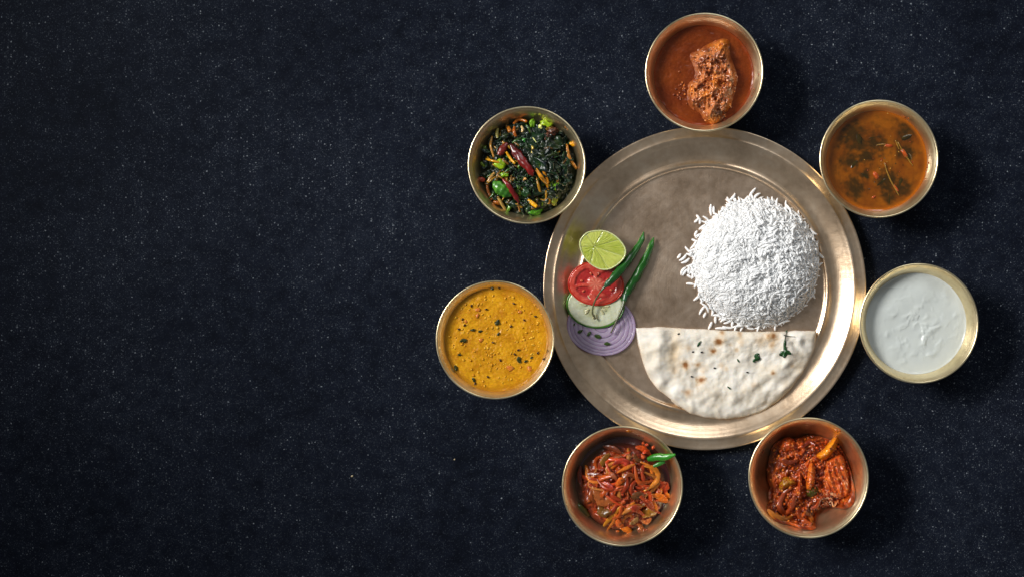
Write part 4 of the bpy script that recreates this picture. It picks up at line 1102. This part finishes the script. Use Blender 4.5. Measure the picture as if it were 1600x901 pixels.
# ------------------------------------------------------------------ salad
q = crop(870, 345, 4.094)
def disc_thing(cx, cy, rx, ry, rot, zc, slope, thick, zones, name, hfun, cfun, mat, parent, r0=0.0, r1=1.0, nr=30, ns=128, rnd=0.0005):
    """flat round slice: local (u,v) in the slice plane, slope=(dz/dpx x, y)"""
    v = []; cols = []; f = []
    c, s = math.cos(rot), math.sin(rot)
    def P(rn, a, top):
        wob = 1 + 0.012 * math.sin(3 * a + zc * 999) + 0.02 * N(math.cos(a), math.sin(a), zc * 500)
        lx, ly = rx * rn * wob * math.cos(a), ry * rn * wob * math.sin(a)
        x, y = cx + lx * c - ly * s, cy + lx * s + ly * c
        z = zc + slope[0] * (x - cx) + slope[1] * (y - cy)
        return x, y, z
    prof = []
    for i in range(nr + 1):
        prof.append((r0 + (r1 - r0) * i / nr, 1))
    n = len(prof)
    for j in range(ns):
        a = 2 * math.pi * j / ns
        for rn, top in prof:
            x, y, z = P(rn, a, 1)
            edge = min(1, (r1 - rn) * rx / 1.2 + 0.0) if True else 1
            ein = 1 if r0 == 0 else min(1, (rn - r0) * rx / 0.8)
            v.append(W(x, y, z + hfun(rn, a, x, y) - rnd * (1 - min(edge, ein)) ** 2)); cols.append(cfun(rn, a, x, y))
        for rn in (r1, max(r0, 0.0)):
            x, y, z = P(rn * (0.992 if rn == r1 else 1.0), a, 0)
            v.append(W(x, y, z - thick)); cols.append(cfun(rn, a, x, y))
    m2 = n + 2
    for j in range(ns):
        j2 = (j + 1) % ns
        for k in range(m2):
            k2 = (k + 1) % m2
            if r0 == 0 and k == m2 - 1: continue
            f.append((j * m2 + k, j * m2 + k2, j2 * m2 + k2, j2 * m2 + k))
    m1 = MB(); m1.add(v, [t for t in f], cols)
    return m1.build(name, mat, parent)

# onion: concentric rings, each a part
oc = (940, 509)
osl = (-0.000040, 0.000004)
onion = thing('onion_slice', W(oc[0], oc[1], 0.003), 'round slice of purple onion lying lowest in the salad stack', 'onion')
edges = [0.0, 0.22, 0.40, 0.56, 0.69, 0.81, 0.91, 1.0]
for k, (a0, a1) in enumerate(zip(edges, edges[1:])):
    cN = lambda rn, a, x, y, a0=a0, a1=a1, k=k: mixc(mixc(lin(182, 166, 188), lin(164, 142, 172), sst(0.25, 0.8, (rn - a0) / (a1 - a0)) + 0.8 * N(x, y, k, 0.07)), lin(122, 88, 132), max((0.9 if a1 == 1.0 else 0.40) * sst(0.84, 1.0, (rn - a0) / (a1 - a0)), 0.2 * sst(0.14, 0.0, (rn - a0) / (a1 - a0)) if a0 else 0))
    hN = lambda rn, a, x, y, a0=a0, a1=a1, k=k: 0.0 * math.sqrt(max(0, 1 - (2 * (rn - a0) / (a1 - a0) - 1) ** 2)) + 0.00012 * math.sin(k * 2.1) + 0.0002 * FB(x, y, 95 + k, 0.08)
    disc_thing(oc[0], oc[1], 54, 46.5, 0.12, 0.0058, osl, 0.0026, None, 'ring', hN, cN, M_cut, onion, a0, a1, 10, 120, rnd=0.00005 if a1 < 1 else 0.0005)
# cucumber
cc = (930, 478)
csl = (-0.00003, -0.000035)
cuc = thing('cucumber_slice', W(cc[0], cc[1], 0.006), 'pale cucumber slice with dark green rind between tomato and onion', 'cucumber')
def cu_c(rn, a, x, y):
    c = mixc(lin(196, 200, 168), lin(214, 216, 192), 0.5 + FB(x, y, 91, 0.1))
    c = mixc(c, lin(176, 176, 130), sst(0.62, 0.40, rn) * (0.55 + 0.35 * math.cos(3 * a)))
    return mixc(c, lin(120, 160, 60), sst(0.90, 0.99, rn))
cuf = disc_thing(*cc, 45, 33.5, 0.10, 0.0094, csl, 0.0030, None, 'flesh', lambda rn, a, x, y: -0.0004 * sst(0.6, 0.3, rn) + 0.0002 * FB(x, y, 5, 0.2), cu_c, M_cut, cuc, 0.0, 0.955, 30)
disc_thing(*cc, 45, 33.5, 0.10, 0.0094, csl, 0.0034, None, 'rind', lambda rn, a, x, y: -0.0002, lambda rn, a, x, y: mixc(lin(30, 74, 16), lin(70, 124, 24), 0.5 + 1.4 * N(x, y, 2, 0.09)), M_chilli, cuc, 0.955, 1.02, 4)
for i in range(14):
    a = 2 * math.pi * i / 14 + 0.2 * math.sin(i * 3); rr = 0.42 + 0.08 * math.sin(i * 5)
    x, y = cc[0] + 45 * rr * math.cos(a), cc[1] + 33 * rr * math.sin(a)
    m1 = MB(); lump(m1, W(x, y, 0.0094 + csl[0] * (x - cc[0]) + csl[1] * (y - cc[1]) + 0.0001), 4.2 * S, 1.7 * S, 0.9 * S, -a, lin(196, 192, 152), 2, 0.05, 1, i, lin(190, 184, 142))
    m1.build('seed', M_cut, cuf)
# tomato
tcn = (931, 443.5)
tsl = (-0.00002, -0.00006)
tomt = thing('tomato_slice', W(tcn[0], tcn[1], 0.009), 'red tomato slice under the lime half, on top of the cucumber', 'tomato')
def loc_k(rn, a):
    """1 inside a seed chamber, 0 in the walls"""
    sept = abs(math.sin(2.0 * a + 0.5 + 0.6 * math.sin(a * 2 + 1) + 0.3 * math.sin(a * 5 + rn * 6)))
    return sst(0.28, 0.55, sept) * sst(0.22, 0.38, rn) * sst(0.80, 0.70, rn)
def to_c(rn, a, x, y):
    wall = mixc(lin(190, 56, 42), lin(212, 92, 74), 0.5 + 0.8 * FB(x, y, 93, 0.12))
    c = mixc(wall, lin(172, 34, 36), 0.85 * loc_k(rn, a))
    core = mixc(lin(222, 140, 112), lin(206, 92, 76), 0.5 + 0.5 * math.sin(a * 9 + 3 * rn))
    return mixc(c, core, sst(0.40, 0.12, rn) * 0.85)
tof = disc_thing(*tcn, 43.5, 33.5, 0.12, 0.0128, tsl, 0.0036, None, 'flesh', lambda rn, a, x, y: -0.0012 * loc_k(rn, a) + 0.0003 * FB(x, y, 94, 0.2), to_c, M_cut, tomt, 0.0, 0.96, 40, 160)
disc_thing(*tcn, 43.5, 33.5, 0.12, 0.0128, tsl, 0.0042, None, 'skin', lambda rn, a, x, y: -0.0003, lambda rn, a, x, y: mixc(lin(176, 30, 16), lin(200, 52, 24), 0.5 + N(x, y, 4, 0.08)), M_chilli, tomt, 0.96, 1.02, 4)
for i in range(9):
    a = i * 2.399; rr = 0.45 + 0.18 * ((i * 0.618) % 1)
    if loc_k(rr, a) < 0.4: continue
    x, y = tcn[0] + 43 * rr * math.cos(a + 0.12), tcn[1] + 33 * rr * math.sin(a + 0.12)
    m1 = MB(); lump(m1, W(x, y, 0.0126 + tsl[0] * (x - tcn[0]) + tsl[1] * (y - tcn[1]) - 0.0003), 2.6 * S, 1.7 * S, 0.9 * S, -a, lin(206, 96, 66), 2, 0.05, 1, i)
    m1.build('seed', M_cut, tof)
# lime half
lpoly = [q(*p) for p in [(150, 118), (190, 75), (255, 60), (320, 66), (380, 98), (420, 140), (442, 180), (441, 220), (420, 255), (382, 288), (335, 312), (282, 313), (228, 288), (180, 245), (152, 190), (144, 150)]]
lc = np.array(lpoly).mean(0)
lime = thing('lime_half', W(lc[0], lc[1], 0.002), 'cut lime half, pale green face up, above the tomato slice', 'lime')
LPn = np.array(smooth_poly(lpoly, 120))
lzt = 0.0215
def l_z(x, y): return lzt + 0.00003 * (x - lc[0]) - 0.00005 * (y - lc[1])
# rind bowl below the cut face
m1 = MB(); v = []; f = []; cols = []
for i in range(15):
    t = i / 14 * math.pi / 2
    for (x, y) in LPn:
        r_ = math.cos(t) ** 0.7 if t < 1.57 else 0
        r_ = max(r_, 0.02) * (1 + 0.03 * math.sin(t * 2))
        X, Y = lc[0] + (x - lc[0]) * r_, lc[1] + (y - lc[1]) * r_
        z = l_z(x, y) * (1 - math.sin(t)) + 0.0026 * math.sin(t)
        v.append(W(X, Y, z)); cols.append(mixc(lin(104, 130, 24), lin(150, 166, 40), 0.5 + N(x, y, i * 0.3, 0.1)))
n = len(LPn)
for i in range(14):
    for j in range(n):
        j2 = (j + 1) % n; f.append((i * n + j, (i + 1) * n + j, (i + 1) * n + j2, i * n + j2))
f.append(tuple(14 * n + j for j in range(n)))
m1.add(v, [t[::-1] for t in f], cols); m1.build('rind', M_chilli, lime)
# pith ring and wedges of flesh
ring = []
m1 = MB(); v = []; f = []
for fr, dz_ in ((1.0, 0.0), (0.985, 0.0006), (0.955, 0.0006), (0.93, -0.0002)):
    for x, y in LPn:
        v.append(W(lc[0] + (x - lc[0]) * fr, lc[1] + (y - lc[1]) * fr, l_z(x, y) + dz_))
for i in range(3):
    for j in range(n):
        j2 = (j + 1) % n; f.append((i * n + j, (i + 1) * n + j, (i + 1) * n + j2, i * n + j2))
m1.add(v, [t[::-1] for t in f], lin(206, 212, 150)); m1.build('pith', M_cut, lime)
m1 = MB(); slab(m1, [(lc[0] + (x - lc[0]) * 0.95, lc[1] + (y - lc[1]) * 0.95) for x, y in LPn[::4]], 0.018, lambda x, y, d: l_z(x, y) - 0.0005, lambda x, y, d: lin(200, 206, 130), 60, 6)
flesh_ = m1.build('flesh', M_cut, lime)
hub = q(240, 165)
cuts = sorted(int(np.argmin(np.hypot(LPn[:, 0] - q(*p)[0], LPn[:, 1] - q(*p)[1]))) for p in ((335, 312), (438, 235), (405, 122), (300, 62), (185, 80), (146, 165), (215, 280)))
for w_, (j0, j1) in enumerate(zip(cuts, cuts[1:] + [cuts[0] + n])):
    m1 = MB(); v = []; f = []; cols = []
    J = 30; I = 24
    for i in range(I + 1):
        rn = 0.04 + 0.905 * i / I
        for j in range(J + 1):
            u = j / J
            k = j0 + 0.3 + (j1 - j0 - 0.6) * u
            a_, b_ = LPn[int(k) % n], LPn[(int(k) + 1) % n]; t = k - int(k)
            ex, ey = a_ + (b_ - a_) * t
            x, y = hub[0] + (ex - hub[0]) * rn, hub[1] + (ey - hub[1]) * rn
            e = min(1, min(u, 1 - u) * 7) * min(1, (1 - i / I) * 8) * min(1, i / I * 6 + 0.1)
            ves = N(u * 11 + w_ * 7, rn * 3.5, w_) + 0.5 * N(u * 22, rn * 7, w_ + 9)
            v.append(W(x, y, l_z(x, y) - 0.0003 + 0.00035 * math.sqrt(e) + 0.00028 * ves))
            c = mixc(lin(150, 166, 44), lin(196, 202, 100), 0.45 + 0.6 * ves + 0.3 * math.cos(w_ * 2.0) + 0.25 * rn)
            cols.append(mixc(lin(192, 200, 110), c, 0.78 + 0.22 * e))
    for i in range(I):
        for j in range(J):
            a = i * (J + 1) + j
            f.append((a, a + 1, a + J + 2, a + J + 1))
    m1.add(v, [t_[::-1] for t_ in f], cols); m1.build('segment', M_cut, flesh_)
# green chillies
def chilli(pod_pts, pod_r, stem_pts, stem_r, label, seed):
    c0 = W(*q(*pod_pts[0][:2]), 0.002)
    t = thing('green_chilli', c0, label, 'chilli', 'fresh green chillies of the salad')
    m1 = MB(); tube(m1, [W(*q(x, y), z) for x, y, z in pod_pts], [r * 0.95 * S for r in pod_r], lin(34, 108, 18), 60, 20, 0.95, 0.22, col2=lin(22, 74, 26), cn=0.3, seed=seed); m1.build('pod', M_chilli, t)
    m1 = MB(); P_ = [W(*q(x, y), z) for x, y, z in stem_pts]
    tube(m1, P_, [r * S for r in stem_r], lin(70, 88, 48), 30, 8, 1.0, 0.1, col2=lin(96, 92, 66), seed=seed); st_ = m1.build('stem', M_chilli, t)
    m1 = MB(); a_, b_ = Vector(P_[0]), Vector(P_[1]); d_ = (b_ - a_).normalized()
    tube(m1, [a_ - d_ * 0.003, a_, a_ + d_ * 0.0035], [pod_r[-1] * S * 1.06, pod_r[-1] * S * 0.95, stem_r[0] * S * 1.05], lin(50, 92, 62), 8, 14, 1, 0.12, seed=seed); m1.build('calyx', M_chilli, st_)
chilli([(556, 72, .006), (540, 130, .008), (490, 205, .0115), (430, 285, .0165), (375, 350, .020), (326, 400, .0205)], [1.2, 4.2, 5.4, 6.2, 6.6, 6.2, 4.6], [(322, 404, .0205), (278, 455, .0190), (240, 520, .0150), (228, 585, .0125), (247, 628, .0115)], [2.2, 1.3, 1.2, 1.3, 1.7], 'green chilli beside the lime, its stem curling over tomato and cucumber', 1.0)
chilli([(620, 108, .005), (600, 170, .0062), (556, 265, .0068), (505, 360, .0075), (465, 430, .0085), (440, 482, .0100)], [1.2, 4.6, 6.0, 6.8, 7.2, 6.6, 4.4], [(437, 490, .0102), (422, 545, .0115), (390, 620, .0112), (346, 715, .0088)], [3.4, 2.6, 1.5, 1.2], 'green chilli farthest right in the salad, its stem pointing over the onion', 5.0)
for i, (x, y, L_, a) in enumerate([(112, 660, 18, 1.0), (150, 705, 36, 0.4), (207, 720, 34, 0.9), (262, 736, 44, -0.3), (322, 783, 40, 0.0)]):
    X, Y = q(x, y); m1 = MB()
    patch(m1, W(X, Y, 0.0058 + osl[0] * (X - oc[0]) + osl[1] * (Y - oc[1]) + 0.0010), L_ / 4.094 * S, L_ * 0.55 / 4.094 * S, a, lin(40, 58, 20), 6, 0.3, i * 3.0, 0.0004, lin(70, 92, 34))
    m1.build('herb_fleck', M_leaf, label=('tiny herb fleck nearest the left edge of the purple onion slice', 'second herb fleck from the left on the purple onion slice', 'thin curved herb fleck, middle one on the purple onion slice', 'wide dark herb fleck, second from the right on the onion slice', 'dark herb fleck farthest right and lowest on the purple onion slice')[i], cat='herb', group='herb flecks on the onion slice')
# two pale crumbs on the stone
for (x, y, r, lab) in ((550, 743, 1.7, 'tiny pale crumb on the dark stone, farther left of the two'), (710, 717, 1.3, 'tiny tan crumb on the dark stone below the dal bowl')):
    m1 = MB(); lump(m1, W(x, y, r * S * 0.6), r * S, r * S * 0.8, r * S * 0.7, 0.4, lin(236, 214, 170), 2, 0.3, 1.5, x)
    m1.build('food_crumb', M_matte, label=lab, cat='crumb', group='crumbs on the stone')

# ------------------------------------------------------------------ smears of food on the bowl walls
def wall_smear(key, ang, z, size, col, parent, name, mat, seed, n=1):
    bx, by, sc_ = BO[key]
    for i in range(n):
        a = ang + rng.normal() * 0.10 * (n > 1); zz = z + rng.normal() * 0.0012 * (n > 1)
        r = rin(zz * 1000) * sc_ - 0.0001
        p = Vector((bx + r * math.cos(a), by + r * math.sin(a), zz))
        m1 = MB(); k = size * S * rng.uniform(0.6, 1.2)
        lump(m1, p, k, k * 0.55, k * 0.55, a + 1.57, col, 2, 0.35, 1.5, seed + i)
        m1.build(name, mat, parent)
red_o = lin(150, 56, 14)
wall_smear('masala', 1.02, 0.040, 4.5, lin(190, 96, 24), mas, 'sauce_smear', M_wet, 1)
wall_smear('masala', 0.98, 0.0425, 3.0, lin(180, 90, 22), mas, 'sauce_smear', M_wet, 2)
wall_smear('masala', -0.3, 0.030, 2.0, red_o, mas, 'sauce_smear', M_wet, 3, 5)
wall_smear('masala', 2.6, 0.030, 2.0, red_o, mas, 'sauce_smear', M_wet, 4, 5)
wall_smear('onion', 1.30, 0.041, 3.2, lin(190, 110, 20), onion_c, 'sauce_smear', M_wet, 5, 2)
wall_smear('onion', 1.25, 0.034, 2.2, lin(120, 40, 12), onion_c, 'sauce_smear', M_wet, 6, 4)
wall_smear('onion', -1.2, 0.030, 2.2, red_o, onion_c, 'sauce_smear', M_wet, 7, 4)
wall_smear('dal', -0.35, 0.0385, 1.3, lin(70, 44, 14), dal, 'seed_speck', M_matte, 8, 7)
wall_smear('dal', 0.6, 0.0370, 2.2, lin(200, 140, 20), dal, 'dal_smear', M_dal, 9, 6)
wall_smear('dal', -1.0, 0.0370, 2.2, lin(200, 140, 20), dal, 'dal_smear', M_dal, 10, 6)
wall_smear('soup', -0.1, 0.0345, 2.0, lin(170, 80, 10), broth, 'broth_drip', M_wet, 11, 4)
wall_smear('soup', 1.0, 0.0345, 2.0, lin(170, 80, 10), broth, 'broth_drip', M_wet, 12, 4)
wall_smear('greens', 0.65, 0.040, 2.2, lin(150, 90, 20), greens, 'stalk_scrap', M_veg, 13, 3)
wall_smear('greens', 1.25, 0.038, 3.0, lin(120, 130, 40), greens, 'stalk_scrap', M_veg, 14, 3)
sp = thing('gravy_spot', (BO['chicken'][0] + 0.049 * BO['chicken'][2], BO['chicken'][1], 0.036), 'reddish gravy spots on the right inner wall of the topmost bowl', 'stain')
wall_smear('chicken', -0.02, 0.041, 2.6, lin(150, 50, 14), sp, 'spot', M_wet, 15)
wall_smear('chicken', -0.42, 0.039, 1.6, lin(150, 60, 14), sp, 'spot', M_wet, 16, 4)
